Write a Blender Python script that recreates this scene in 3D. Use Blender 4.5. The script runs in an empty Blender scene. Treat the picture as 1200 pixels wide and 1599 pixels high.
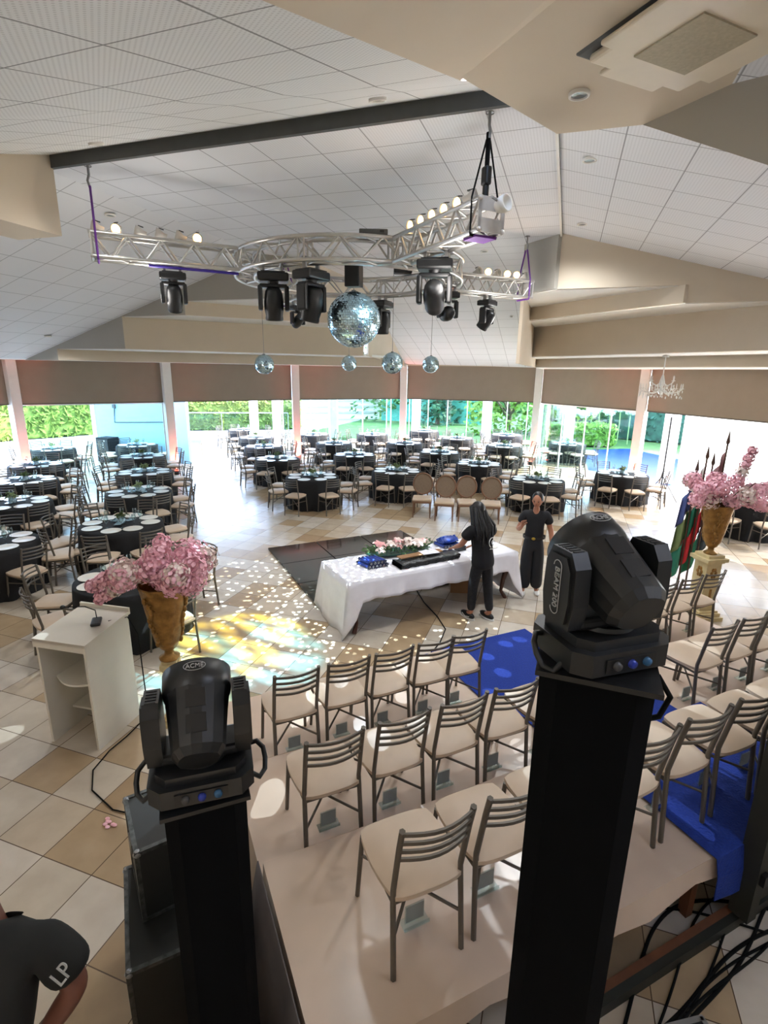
import bpy, bmesh, math, random
from mathutils import Vector, Matrix, Euler
R = math.radians
random.seed(7)
SC = bpy.context.scene
COL = SC.collection

# ------------------------------------------------------------------ camera
CAM_H = 3.41
HALL_YAW = R(18.42)            # the hall's own axes are the scene's X and Y
PITCH, ROLL, FPX = 0.2607, 0.0145, 821.1
def cam_axes():
    c, s = math.cos(PITCH), math.sin(PITCH); cr, sr = math.cos(ROLL), math.sin(ROLL)
    r = Vector((cr, sr*s, sr*c)); d = Vector((sr, -cr*s, -cr*c)); f = Vector((0, c, -s))
    M = Matrix.Rotation(HALL_YAW, 3, 'Z')
    return M @ r, M @ d, M @ f
cx_, cd_, cf_ = cam_axes()
cam = bpy.data.cameras.new('camera'); camo = bpy.data.objects.new('camera', cam); COL.objects.link(camo)
m = Matrix.Identity(4)
for i in range(3):
    m[i][0] = cx_[i]; m[i][1] = -cd_[i]; m[i][2] = -cf_[i]
m[2][3] = CAM_H
camo.matrix_world = m
cam.sensor_fit = 'HORIZONTAL'; cam.sensor_width = 36; cam.lens = FPX/1200*36
cam.clip_start = 0.05; cam.clip_end = 400
SC.camera = camo

# ------------------------------------------------------------------ light
SC.view_settings.view_transform = 'Standard'; SC.view_settings.look = 'None'
SC.view_settings.gamma = 1.0; SC.view_settings.use_curve_mapping = False
SC.view_settings.exposure = 2.25
W = bpy.data.worlds.new('sky'); SC.world = W; W.use_nodes = True
nt = W.node_tree; nt.nodes.clear()
sky = nt.nodes.new('ShaderNodeTexSky'); sky.sky_type = 'NISHITA'; sky.sun_disc = False
sky.sun_elevation = R(42); sky.sun_rotation = R(60); sky.air_density = 1.0; sky.dust_density = 3.0; sky.ozone_density = 1.0
mixw = nt.nodes.new('ShaderNodeMix'); mixw.data_type = 'RGBA'; mixw.inputs[0].default_value = 0.55
mixw.inputs[7].default_value = (4.3, 5.7, 8.4, 1)
bg = nt.nodes.new('ShaderNodeBackground'); bg.inputs[1].default_value = 0.48
out = nt.nodes.new('ShaderNodeOutputWorld')
nt.links.new(sky.outputs[0], mixw.inputs[6]); nt.links.new(mixw.outputs[2], bg.inputs[0]); nt.links.new(bg.outputs[0], out.inputs[0])
def lamp(name, kind, loc, energy, color=(1, 1, 1), to=None, **kw):
    l = bpy.data.lights.new(name, kind); l.energy = energy; l.color = color
    for k, v in kw.items(): setattr(l, k, v)
    o = bpy.data.objects.new(name, l); COL.objects.link(o); o.location = loc
    if to is not None: o.rotation_euler = (Vector(to)-Vector(loc)).to_track_quat('-Z', 'Y').to_euler()
    return o
sun = lamp('sun', 'SUN', (30, 30, 30), 3.6, (1.0, .95, .88), to=(30-.80, 30-.45, 30-.62), angle=R(.6))
# ------------------------------------------------------------------ helpers
def lin(c):
    def f(v):
        v /= 255.
        return v/12.92 if v <= .04045 else ((v+.055)/1.055)**2.4
    return (f(c[0]), f(c[1]), f(c[2]), 1)
MATS = {}
def mat(name, rgb, rough=.6, metal=0., var=.06, scale=8., bump=0., spec=.5, trans=0., emit=None, estr=0., coat=0.):
    if name in MATS: return MATS[name]
    M = bpy.data.materials.new(name); M.use_nodes = True; n = M.node_tree; b = n.nodes['Principled BSDF']
    b.inputs['Roughness'].default_value = rough; b.inputs['Metallic'].default_value = metal
    b.inputs['Specular IOR Level'].default_value = spec
    b.inputs['Coat Weight'].default_value = coat
    if trans: b.inputs['Transmission Weight'].default_value = trans
    tc = n.nodes.new('ShaderNodeTexCoord'); nz = n.nodes.new('ShaderNodeTexNoise'); nz.inputs['Scale'].default_value = scale
    nz.inputs['Detail'].default_value = 3
    n.links.new(tc.outputs['Object'], nz.inputs['Vector'])
    rp = n.nodes.new('ShaderNodeValToRGB'); c = lin(rgb)
    rp.color_ramp.elements[0].position = .3; rp.color_ramp.elements[1].position = .7
    rp.color_ramp.elements[0].color = tuple(max(0, x*(1-var)) for x in c[:3])+(1,)
    rp.color_ramp.elements[1].color = tuple(min(1, x*(1+var)) for x in c[:3])+(1,)
    n.links.new(nz.outputs['Fac'], rp.inputs[0]); n.links.new(rp.outputs[0], b.inputs['Base Color'])
    if bump:
        bp = n.nodes.new('ShaderNodeBump'); bp.inputs['Strength'].default_value = bump; bp.inputs['Distance'].default_value = .02
        n.links.new(nz.outputs['Fac'], bp.inputs['Height']); n.links.new(bp.outputs[0], b.inputs['Normal'])
    if emit:
        b.inputs['Emission Color'].default_value = lin(emit); b.inputs['Emission Strength'].default_value = estr
    MATS[name] = M
    return M
def mnode(n, op, a, b=None, c=None):
    x = n.nodes.new('ShaderNodeMath'); x.operation = op
    for i, v in enumerate((a, b, c)):
        if v is None: continue
        if isinstance(v, (int, float)): x.inputs[i].default_value = v
        else: n.links.new(v, x.inputs[i])
    return x.outputs[0]
def grid_mat(name, ax, ay, pitch, offx, offy, line, c_tile, c_line, rough, dots=0., cells=None, bumpy=False, ribs=0.):
    """tiles laid in the plane of two object axes; ax, ay = axis letters; pitch (px,py)"""
    M = bpy.data.materials.new(name); M.use_nodes = True; n = M.node_tree; b = n.nodes['Principled BSDF']
    b.inputs['Roughness'].default_value = rough
    tc = n.nodes.new('ShaderNodeTexCoord'); sp = n.nodes.new('ShaderNodeSeparateXYZ'); n.links.new(tc.outputs['Object'], sp.inputs[0])
    X = mnode(n, 'ADD', mnode(n, 'MULTIPLY', sp.outputs[ax], 1/pitch[0]), -offx)
    Y = mnode(n, 'ADD', mnode(n, 'MULTIPLY', sp.outputs[ay], 1/pitch[1]), -offy)
    def near(v, w): return mnode(n, 'LESS_THAN', mnode(n, 'PINGPONG', v, .5), w)
    ln = mnode(n, 'MAXIMUM', near(X, line/pitch[0]), near(Y, line/pitch[1]))
    mx = n.nodes.new('ShaderNodeMix'); mx.data_type = 'RGBA'
    n.links.new(ln, mx.inputs[0]); mx.inputs[6].default_value = lin(c_tile); mx.inputs[7].default_value = lin(c_line)
    if cells:
        cb = n.nodes.new('ShaderNodeCombineXYZ'); n.links.new(mnode(n, 'FLOOR', X), cb.inputs[0]); n.links.new(mnode(n, 'FLOOR', Y), cb.inputs[1])
        wn = n.nodes.new('ShaderNodeTexWhiteNoise'); wn.noise_dimensions = '3D'; n.links.new(cb.outputs[0], wn.inputs['Vector'])
        rp = n.nodes.new('ShaderNodeValToRGB'); rp.color_ramp.interpolation = 'CONSTANT'
        els = rp.color_ramp.elements
        els[0].color = lin(cells[0][1]); els[1].position = cells[1][0]; els[1].color = lin(cells[1][1])
        for p, c in cells[2:]:
            e = els.new(p); e.color = lin(c)
        n.links.new(wn.outputs['Value'], rp.inputs[0])
        nz = n.nodes.new('ShaderNodeTexNoise'); nz.inputs['Scale'].default_value = 5; nz.inputs['Detail'].default_value = 4
        n.links.new(tc.outputs['Object'], nz.inputs['Vector'])
        m2 = n.nodes.new('ShaderNodeMix'); m2.data_type = 'RGBA'; m2.blend_type = 'MULTIPLY'; m2.inputs[0].default_value = 1
        r2 = n.nodes.new('ShaderNodeValToRGB'); r2.color_ramp.elements[0].position = .3; r2.color_ramp.elements[0].color = (.86, .84, .82, 1); r2.color_ramp.elements[1].position = .7
        r2.color_ramp.elements[1].color = (1, 1, 1, 1)
        n.links.new(nz.outputs['Fac'], r2.inputs[0]); n.links.new(rp.outputs[0], m2.inputs[6]); n.links.new(r2.outputs[0], m2.inputs[7])
        n.links.new(m2.outputs[2], mx.inputs[6])
    colout = mx.outputs[2]
    if dots or ribs:
        if dots:
            dx = mnode(n, 'SINE', mnode(n, 'MULTIPLY', sp.outputs[ax], 2*math.pi/dots)); dy = mnode(n, 'SINE', mnode(n, 'MULTIPLY', sp.outputs[ay], 2*math.pi/dots))
            dd = mnode(n, 'GREATER_THAN', mnode(n, 'MULTIPLY', dx, dy), .45)
        else:
            dd = mnode(n, 'GREATER_THAN', mnode(n, 'SINE', mnode(n, 'MULTIPLY', sp.outputs[ax], 2*math.pi/ribs)), .3)
        m3 = n.nodes.new('ShaderNodeMix'); m3.data_type = 'RGBA'; n.links.new(mnode(n, 'MULTIPLY', dd, .35 if dots else .12), m3.inputs[0])
        n.links.new(colout, m3.inputs[6]); m3.inputs[7].default_value = lin(tuple(v*.62 for v in c_tile)); colout = m3.outputs[2]
    n.links.new(colout, b.inputs['Base Color'])
    bp = n.nodes.new('ShaderNodeBump'); bp.inputs['Strength'].default_value = .3; bp.inputs['Distance'].default_value = .003
    inv = mnode(n, 'SUBTRACT', 1., ln); n.links.new(inv, bp.inputs['Height']); n.links.new(bp.outputs[0], b.inputs['Normal'])
    MATS[name] = M
    return M
def glass_mat(name, tint=(240, 250, 250), gloss=.08, alpha=None):
    M = bpy.data.materials.new(name); M.use_nodes = True; n = M.node_tree; n.nodes.clear()
    tr = n.nodes.new('ShaderNodeBsdfTransparent'); tr.inputs[0].default_value = lin(tint)
    gl = n.nodes.new('ShaderNodeBsdfGlossy'); gl.inputs['Roughness'].default_value = .03
    fr = n.nodes.new('ShaderNodeFresnel'); fr.inputs[0].default_value = 1.45
    mx = n.nodes.new('ShaderNodeMixShader'); o = n.nodes.new('ShaderNodeOutputMaterial')
    f2 = mnode(n, 'MULTIPLY_ADD', fr.outputs[0], .4, gloss)
    n.links.new(f2, mx.inputs[0]); n.links.new(tr.outputs[0], mx.inputs[1]); n.links.new(gl.outputs[0], mx.inputs[2]); n.links.new(mx.outputs[0], o.inputs[0])
    MATS[name] = M; return M
def sheer_mat(name, rgb, density=.6):
    M = bpy.data.materials.new(name); M.use_nodes = True; n = M.node_tree; n.nodes.clear()
    df = n.nodes.new('ShaderNodeBsdfDiffuse'); df.inputs[0].default_value = lin(rgb)
    tl = n.nodes.new('ShaderNodeBsdfTranslucent'); tl.inputs[0].default_value = lin(rgb)
    tr = n.nodes.new('ShaderNodeBsdfTransparent'); a = n.nodes.new('ShaderNodeMixShader'); b = n.nodes.new('ShaderNodeMixShader'); o = n.nodes.new('ShaderNodeOutputMaterial')
    a.inputs[0].default_value = .6; b.inputs[0].default_value = density
    n.links.new(df.outputs[0], a.inputs[1]); n.links.new(tl.outputs[0], a.inputs[2]); n.links.new(tr.outputs[0], b.inputs[1]); n.links.new(a.outputs[0], b.inputs[2]); n.links.new(b.outputs[0], o.inputs[0])
    MATS[name] = M; return M

class MB:
    """collects shapes and links them as one mesh object"""
    def __init__(s): s.v = []; s.f = []; s.sm = []
    def add(s, vs, fs, smooth=False, M=None):
        k = len(s.v)
        for p in vs:
            p = Vector(p); s.v.append(M @ p if M is not None else p)
        for f in fs: s.f.append(tuple(i+k for i in f)); s.sm.append(smooth)
        return s
    def box(s, c, d, M=None, rz=0., bev=0.):
        x, y, z = d[0]/2, d[1]/2, d[2]/2; T = Matrix.Translation(c) @ Matrix.Rotation(rz, 4, 'Z')
        if M is not None: T = M @ T
        if bev > 0:
            b = min(bev, x*.9, y*.9, z*.9); bm = bmesh.new(); bmesh.ops.create_cube(bm, size=1)
            for v in bm.verts: v.co = Vector((v.co.x*2*x, v.co.y*2*y, v.co.z*2*z))
            bmesh.ops.bevel(bm, geom=list(bm.edges), offset=b, segments=2, profile=.5, affect='EDGES')
            bm.verts.index_update()
            s.add([v.co for v in bm.verts], [[v.index for v in f.verts] for f in bm.faces], False, T); bm.free(); return s
        vs = [(a*x, b_*y, c_*z) for a in (-1, 1) for b_ in (-1, 1) for c_ in (-1, 1)]
        return s.add(vs, [(0, 1, 3, 2), (4, 6, 7, 5), (0, 4, 5, 1), (2, 3, 7, 6), (0, 2, 6, 4), (1, 5, 7, 3)], False, T)
    def tube(s, pts, r, n=8, M=None, cap=True):
        pts = [Vector(p) for p in pts]; k = len(pts)
        rs = r if isinstance(r, (list, tuple)) else [r]*k
        vs = []; up = None
        for i, p in enumerate(pts):
            t = (pts[min(i+1, k-1)]-pts[max(i-1, 0)]).normalized()
            if up is None: up = Vector((0, 0, 1)) if abs(t.z) < .9 else Vector((1, 0, 0))
            a = (up-t*up.dot(t))
            if a.length < 1e-5: a = t.orthogonal()
            a.normalize(); b = t.cross(a); up = a
            for j in range(n):
                w = 2*math.pi*j/n; vs.append(p+(a*math.cos(w)+b*math.sin(w))*rs[i])
        fs = [(i*n+j, i*n+(j+1) % n, (i+1)*n+(j+1) % n, (i+1)*n+j) for i in range(k-1) for j in range(n)]
        s.add(vs, fs, n > 4, M)
        if cap: s.add(vs[:n], [tuple(range(n-1, -1, -1))], False, M); s.add(vs[-n:], [tuple(range(n))], False, M)
        return s
    def lathe(s, prof, n=24, c=(0, 0, 0), M=None, fn=None, smooth=True, a0=0, a1=2*math.pi):
        full = abs(a1-a0-2*math.pi) < 1e-6; cols = n if full else n+1; vs = []
        for i, (r, z) in enumerate(prof):
            for j in range(cols):
                w = a0+(a1-a0)*j/n; rr = r*(fn(w, i, z) if fn else 1)
                vs.append((c[0]+rr*math.cos(w), c[1]+rr*math.sin(w), c[2]+z))
        fs = []
        for i in range(len(prof)-1):
            for j in range(n):
                j2 = (j+1) % cols if full else j+1
                fs.append((i*cols+j, i*cols+j2, (i+1)*cols+j2, (i+1)*cols+j))
        return s.add(vs, fs, smooth, M)
    def ball(s, c, r, n=12, m_=8, M=None):
        rr = r if isinstance(r, (tuple, list)) else (r, r, r)
        T = Matrix.Translation(c) @ Matrix.Diagonal((rr[0], rr[1], rr[2], 1))
        if M is not None: T = M @ T
        return s.lathe([(max(1e-4, math.sin(math.pi*i/m_)), -math.cos(math.pi*i/m_)) for i in range(m_+1)], n, M=T)
    def prism(s, poly, z0, z1, M=None):
        n = len(poly); vs = [(p[0], p[1], z0) for p in poly]+[(p[0], p[1], z1) for p in poly]
        return s.add(vs, [tuple(range(n-1, -1, -1)), tuple(range(n, 2*n))]+[(i, (i+1) % n, (i+1) % n+n, i+n) for i in range(n)], False, M)
    def slab(s, pts, nrm, th):
        n = len(pts); d = Vector(nrm).normalized()*th
        vs = [Vector(p) for p in pts]+[Vector(p)+d for p in pts]
        return s.add(vs, [tuple(range(n-1, -1, -1)), tuple(range(n, 2*n))]+[(i, (i+1) % n, (i+1) % n+n, i+n) for i in range(n)])
    def wall(s, p, q, z0, z1, th=.1):
        """vertical wall from p to q, thickness to the left of p->q; z0/z1 may be (zp,zq)"""
        a, b = Vector((p[0], p[1], 0)), Vector((q[0], q[1], 0)); n = (b-a).normalized(); n = Vector((-n.y, n.x, 0))
        z0 = z0 if isinstance(z0, tuple) else (z0, z0); z1 = z1 if isinstance(z1, tuple) else (z1, z1)
        return s.slab([a+Vector((0, 0, z0[0])), b+Vector((0, 0, z0[1])), b+Vector((0, 0, z1[1])), a+Vector((0, 0, z1[0]))], n, th)
    def build(s, name, material, parent=None, loc=None, rz=0.):
        me = bpy.data.meshes.new(name); me.from_pydata([tuple(v) for v in s.v], [], s.f); me.update()
        me.polygons.foreach_set('use_smooth', s.sm)
        bm = bmesh.new(); bm.from_mesh(me); bmesh.ops.recalc_face_normals(bm, faces=bm.faces); bm.to_mesh(me); bm.free()
        me.materials.append(material)
        o = bpy.data.objects.new(name, me); COL.objects.link(o)
        if parent is not None: o.parent = parent
        if loc is not None: o.location = loc
        o.rotation_euler.z = rz
        return o
def tag(o, label, cat, group=None):
    o['label'] = label; o['category'] = cat
    if group: o['group'] = group
    return o
def thing(name, label, cat, loc=(0, 0, 0), rz=0., group=None):
    o = bpy.data.objects.new(name, None); COL.objects.link(o); o.location = loc; o.rotation_euler.z = rz
    o.empty_display_size = .1
    return tag(o, label, cat, group)
def struct(name, mb, material, **k):
    o = mb.build(name, material, **k); o['kind'] = 'structure'; return o
KIDS = {}
def kids(o):
    return [c for c in COL.objects if c.parent is o] if o.name not in KIDS else KIDS[o.name]
def dup(root, loc, rz, label=None, group=None):
    r = root.copy(); COL.objects.link(r); r.location = loc; r.rotation_euler.z = rz
    if label: r['label'] = label
    if group: r['group'] = group
    for ch in kids(root):
        c = ch.copy(); COL.objects.link(c); c.parent = r
        for g in kids(ch):
            d = g.copy(); COL.objects.link(d); d.parent = c
    return r
def freeze(root):
    KIDS.pop(root.name, None); ks = [c for c in COL.objects if c.parent is root]
    KIDS[root.name] = ks
    for k in ks: KIDS[k.name] = [c for c in COL.objects if c.parent is k]
def text(name, body, size, M, material, parent, ext=.0015, align='CENTER'):
    c = bpy.data.curves.new(name, 'FONT'); c.body = body; c.size = size; c.extrude = ext; c.align_x = align; c.align_y = 'CENTER'
    tmp = bpy.data.objects.new(name, c); COL.objects.link(tmp); bpy.context.view_layer.update()
    me = bpy.data.meshes.new_from_object(tmp.evaluated_get(bpy.context.evaluated_depsgraph_get())); me.materials.clear(); me.materials.append(material)
    bpy.data.objects.remove(tmp); bpy.data.curves.remove(c)
    o = bpy.data.objects.new(name, me); COL.objects.link(o); o.parent = parent; o.matrix_local = M
    return o
def frame(origin, xdir, ydir):
    x = Vector(xdir).normalized(); y = Vector(ydir); y = (y-x*y.dot(x)).normalized(); z = x.cross(y)
    M = Matrix.Identity(4)
    for i in range(3): M[i][0] = x[i]; M[i][1] = y[i]; M[i][2] = z[i]; M[i][3] = origin[i]
    return M

# ------------------------------------------------------------------ materials
m_floor = grid_mat('floor_tiles', 0, 1, (.4494, .4494), .76, .66, .0035, (200, 184, 160), (96, 78, 62), .26,
                   cells=[(0, (206, 194, 176)), (.32, (184, 160, 128)), (.52, (212, 202, 188)), (.72, (172, 146, 114)), (.84, (200, 184, 162))])
m_ceil_flat = grid_mat('ceiling_panels', 0, 1, (.61, .61), .5, .74, .006, (222, 224, 228), (150, 152, 156), .7, ribs=.03)
m_ceil_near = grid_mat('perforated_panels', 0, 1, (.59, .61), .55, .57, .006, (222, 224, 224), (130, 132, 132), .7, dots=.034)
m_ceil_side = grid_mat('side_ceiling_panels', 0, 1, (.61, .61), .5, .6, .006, (222, 224, 228), (160, 162, 166), .7)
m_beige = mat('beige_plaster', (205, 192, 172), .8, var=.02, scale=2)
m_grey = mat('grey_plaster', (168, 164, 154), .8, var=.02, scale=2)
m_white = mat('white_paint', (226, 224, 218), .6, var=.02)
m_blind = mat('taupe_blind', (150, 134, 118), .75, var=.03, scale=3)
m_bluelit = mat('blue_lit_wall', (150, 190, 210), .7, var=.02)  # white panel; the blue light on it is put into the colour
m_darkgrey = mat('dark_reveal', (78, 80, 80), .7)
m_black = mat('black_plastic', (16, 17, 19), .42, var=.2, scale=20)
m_blackcloth = mat('black_cloth', (15, 15, 18), .85, var=.2, scale=14, bump=.3)
m_sleeve = mat('black_sleeve', (9, 10, 12), 1., var=.1, spec=.1)
m_chair = mat('grey_metal', (104, 97, 88), .5, metal=.35, var=.05)
m_seat = mat('beige_vinyl', (202, 180, 156), .5, var=.05, scale=5)
m_cover = mat('white_platform_vinyl', (214, 192, 172), .22, var=.05, scale=3, bump=.06)
m_carpet = mat('blue_carpet', (22, 52, 140), .95, var=.12, scale=60, bump=.4)
m_alu = mat('truss_aluminium', (190, 188, 184), .32, metal=.85, var=.05)
m_lectern = mat('white_laminate', (222, 216, 202), .4, var=.02)
m_gold = mat('aged_gold', (150, 112, 58), .45, metal=.6, var=.35, scale=14, bump=.6)
m_pedestal = mat('cream_pedestal', (206, 188, 142), .55, var=.12, scale=10)
m_pink = mat('pink_petals', (255, 196, 208), .8, var=.10, scale=9)
m_palepink = mat('cream_petals', (240, 222, 214), .7, var=.12, scale=9)
m_leaf = mat('green_leaf', (60, 90, 44), .6, var=.3, scale=10)
m_wcloth = mat('white_cloth', (232, 230, 236), .75, var=.03, bump=.1)
m_wood = mat('dark_wood', (70, 34, 22), .35, var=.25, scale=12)
m_skin = mat('skin', (176, 120, 92), .55, var=.06)
m_skin2 = mat('dark_skin', (110, 66, 50), .55, var=.06)
m_hair = mat('black_hair', (14, 12, 12), .4, var=.3, scale=30)
m_plate = mat('white_plate', (214, 208, 194), .3, var=.03)
m_mirrorfloor = mat('black_gloss_panel', (34, 36, 34), .08, var=.2, scale=2, spec=.8)
m_amber = mat('amber_lamp', (255, 214, 150), .5, emit=(255, 196, 120), estr=6)
m_par = mat('white_can', (205, 200, 192), .45, var=.04)
m_screen = mat('grey_card', (150, 156, 152), .5, var=.05)
m_glass = glass_mat('clear_glass', (246, 252, 252), .02)
m_pane = glass_mat('window_glass', (225, 240, 238), .01)
m_sheer = sheer_mat('sheer_voile', (250, 246, 240), .72)
m_purple = mat('purple_strap', (104, 48, 140), .7)
m_bluetube = mat('blue_satin', (24, 58, 150), .35, var=.15, scale=20)
m_cardboard = mat('cardboard', (150, 112, 76), .8, var=.08)
m_cable = mat('black_cable', (12, 13, 13), .8, spec=.2)
m_steel = mat('brushed_steel', (150, 150, 150), .35, metal=.8)
m_marking = mat('light_grey_print', (170, 172, 172), .6)
m_mark_dim = mat('dim_grey_print', (96, 98, 96), .6)

# ------------------------------------------------------------------ room shell
C = {-1: (-16.2, 6.9), 0: (-14.85, 11.12), 1: (-12.28, 14.36), 2: (-9.5, 17.92), 3: (-6.25, 21.06), 4: (-.97, 21.28), 5: (2.29, 18.09), 6: (5.1, 14.4), 7: (7.6, 11.1), 8: (8.0, 6.6)}
O = {0: (-17.6, 13.6), 1: (-15.4, 18.4), 2: (-12.4, 21.6), 3: (-8.4, 25.9), 4: (.8, 26.0), 5: (6.2, 20.6)}
mb = MB(); mb.prism([(-17.5, -3), (-18.5, 13.2), (-19.5, 16.2), (-17.0, 21.6), (-12.6, 22.5), (-8.6, 26.3), (-1.2, 26.3), (1.0, 23.0), (1.05, 20.6), (3.4, 18.6), (9.5, 12.0), (9.5, -3)], -.12, 0)
struct('floor', mb, m_floor)
mb = MB(); mb.prism([(-60, 8), (-60, 60), (-14, 60), (-14, 22.5), (-12.6, 22.5), (-17.0, 21.6), (-19.5, 16.2), (-18.5, 13.2), (-18, 8)], -.16, -.02)
o = struct('terrace', mb, mat('pale_concrete', (140, 142, 142), .8, var=.06, scale=1.5))
mb = MB(); mb.prism([(-14, 26.3), (-14, 90), (60, 90), (60, 11), (9.5, 12), (4.6, 17.3), (6.8, 22), (3.2, 28), (.5, 27), (-1.2, 26.3)], -.2, -.04)
struct('lawn', mb, mat('lawn_grass', (62, 96, 40), .9, var=.25, scale=3, bump=.6))
mb = MB(); mb.wall((10, -2.6), (-17.5, -2.6), 0, 6.2, .15); struct('wall_back_blocker', mb, m_beige)  # unseen wall put in to block light from behind the camera
mb = MB(); mb.wall((-17.0, -2.6), (-16.2, 6.9), 0, 4.0, .15); struct('wall_left', mb, m_beige)
mb = MB(); mb.wall((8.0, 6.6), (9.4, -2.6), 0, 5.0, .15); struct('wall_right_blocker', mb, m_beige)  # unseen wall put in with the back one to keep light out
mb = MB(); mb.wall((7.6, 11.1), (8.0, 6.6), 0, 5.0, -.15); struct('wall_right_far_blocker', mb, m_beige)  # unseen wall added to close the open side and darken the foreground
mb = MB(); mb.prism([(-12.9, -2.6), (-12.9, 7.2), (-16.9, 7.2), (-17.2, -2.6)], 3.6, 3.7); struct('ceiling_left_eave', mb, m_white)
mb = MB(); mb.prism([(-6.4, -2.6), (9.4, -2.6), (9.4, 2.6), (7.6, 2.6), (3.2, 2.6), (3.2, .8), (1.7, .5), (-1.35, 1.0), (-6.4, .7)], 4.95, 5.05); struct('ceiling_back_blocker', mb, m_beige)  # unseen ceiling extended backwards to block light behind the camera
# columns
for i in range(0, 8):
    mb = MB(); a = math.atan2(C[i][1]-9, C[i][0]+3.2); mb.box((0, 0, 1.86), (.27, .27, 3.72), bev=.01); mb.box((0, 0, .06), (.31, .31, .12))
    struct('column', mb, m_white, loc=(C[i][0], C[i][1], 0), rz=a)
for k, p in enumerate([(-12.9, 20.4), (-12.1, 21.0), (-10.74, 24.02), (-7.0, 25.9), (-3.5, 26.1), (.3, 25.6), (3.35, 19.1), (-15.6, 18.2)]):
    mb = MB(); mb.box((0, 0, 1.6), (.34, .34, 3.2), bev=.01); struct('outer_column', mb, m_white, loc=(p[0], p[1], 0), rz=.7)

ZF = 5.68
def ab(y): return ZF-(y-14.4)*.295
nz = .32
def znear(y): return 5.74-nz*(5.25-y)
def zl(x): return ZF-.305*(-6.13-x)
def zr(x): return ZF-.265*(x+.3)
mb = MB()
mb.slab([(-6.13, 5.25, ZF), (-.3, 5.25, ZF), (-.3, 10.2, ZF), (-.9, 10.8, ZF), (-.9, 14.4, ZF), (-5.5, 14.4, ZF), (-5.5, 10.8, ZF), (-6.13, 10.2, ZF)], (0, 0, 1), .08)
struct('ceiling', mb, m_ceil_flat)
mb = MB(); mb.slab([(-5.5, 14.4, ZF), (-.9, 14.4, ZF), (-.9, 21.35, ab(21.35)), (-6.3, 21.35, ab(21.35)), (-6.3, 18, ab(18))], (0, .3, 1), .08)
struct('ceiling_far_slope', mb, m_ceil_side)
mb = MB(); mb.slab([(-6.13, -2.6, ZF), (-6.13, 10.36, ZF), (-12.97, 10.36, zl(-12.97)), (-12.97, -2.6, zl(-12.97))], (0, 0, 1), .08)
struct('ceiling_left_slope', mb, m_ceil_side)
mb = MB(); mb.slab([(-.3, 2.5, ZF+.02), (-.3, 10.36, ZF+.02), (7.6, 10.36, zr(7.6)), (7.6, 2.5, zr(7.6))], (0, 0, 1), .08)
struct('ceiling_right_slope', mb, m_ceil_flat)
V1 = (-.91, 4.30, 5.40); V3 = (-1.21, 2.08, 4.73); VX = (-1.35, 1.0, 4.40)
mb = MB(); mb.slab([(-9, .6, znear(.6)), VX, V3, V1, (-.45, 5.25, 5.74), (-9, 5.25, 5.74)], (0, 0, 1), .08)
struct('ceiling_near_slope', mb, m_ceil_near)
mb = MB(); mb.slab([V1, V3, VX, (1.7, .5, 4.9), (2.0, 1.35, 5.38)], (0, 0, 1), .06)
struct('ceiling_plaster_slope', mb, m_beige)
mb = MB(); mb.wall((-6.13, 5.22), (-.3, 5.22), 5.60, 5.80, .05)
struct('trim_1', mb, m_darkgrey)
lamp('upper_floor_lamp', 'POINT', (-1.5, -1.6, 4.6), 10, (.95, .97, 1), shadow_soft_size=.4)  # unseen fill light added behind the camera, no fixture there
# the near octagonal soffit
mb = MB(); mb.prism([(-.91, 4.18), (-.275, 5.33), (.39, 5.35), (3.2, 2.55), (3.2, .8), (2.0, 1.35)], 5.38, 5.46)
struct('ceiling_soffit', mb, m_beige)
mb = MB(); mb.slab([(.39, 5.35, 5.38), (1.14, 4.60, 4.78), (1.75, 4.0, 4.55), (3.2, 2.55, 4.2), (3.2, 2.55, 5.38)], (1, 1, 0), .06)
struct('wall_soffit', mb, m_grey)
mb = MB(); mb.wall((-.3, 5.3), (-.3, 10.2), ZF-.03, ZF+.12, .03); struct('trim_2', mb, m_white)
mb = MB(); mb.box((-6.15, 2.2, 5.4), (.7, 6.1, 1.0)); struct('ceiling_beam', mb, m_beige)
# gable walls at y = 10.2
def poly_wall(name, pts, y, m_, th=.12):
    mb = MB(); mb.slab([(x, y, z) for x, z in pts], (0, 1, 0), th); struct(name, mb, m_)
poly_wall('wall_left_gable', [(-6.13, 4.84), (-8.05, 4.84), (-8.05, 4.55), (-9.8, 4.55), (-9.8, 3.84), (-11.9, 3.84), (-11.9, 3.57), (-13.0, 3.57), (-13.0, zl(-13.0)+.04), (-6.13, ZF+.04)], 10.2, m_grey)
poly_wall('wall_right_gable', [(-.3, ZF+.05), (-.3, 4.83), (1.72, 4.83), (1.72, 4.56), (3.6, 4.56), (3.6, 3.84), (5.6, 3.84), (5.6, 3.6), (7.5, 3.6), (7.5, zr(7.5)+.05)], 10.2, m_beige)
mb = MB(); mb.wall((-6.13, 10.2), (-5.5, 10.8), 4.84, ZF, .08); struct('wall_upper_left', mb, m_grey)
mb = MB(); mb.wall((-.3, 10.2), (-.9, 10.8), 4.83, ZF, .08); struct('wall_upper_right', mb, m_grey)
for nm, x0, xe, z0, z1, m_ in (('wall_left_step', -8.05, -5.5, 4.55, 4.84, m_beige), ('wall_left_step', -9.8, -5.5, 3.84, 4.55, m_beige), ('wall_left_step', -11.9, -5.5, 3.57, 3.84, m_beige),
                           ('wall_right_step', 1.72, -.9, 4.56, 4.83, m_beige), ('wall_right_step', 3.6, -.9, 3.84, 4.56, m_beige), ('wall_right_step', 5.6, -.9, 3.6, 3.84, m_beige)):
    mb = MB(); mb.wall((x0, 10.2), (xe, 10.2+abs(xe-x0)), z0, z1, .08); struct(nm, mb, m_)
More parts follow.
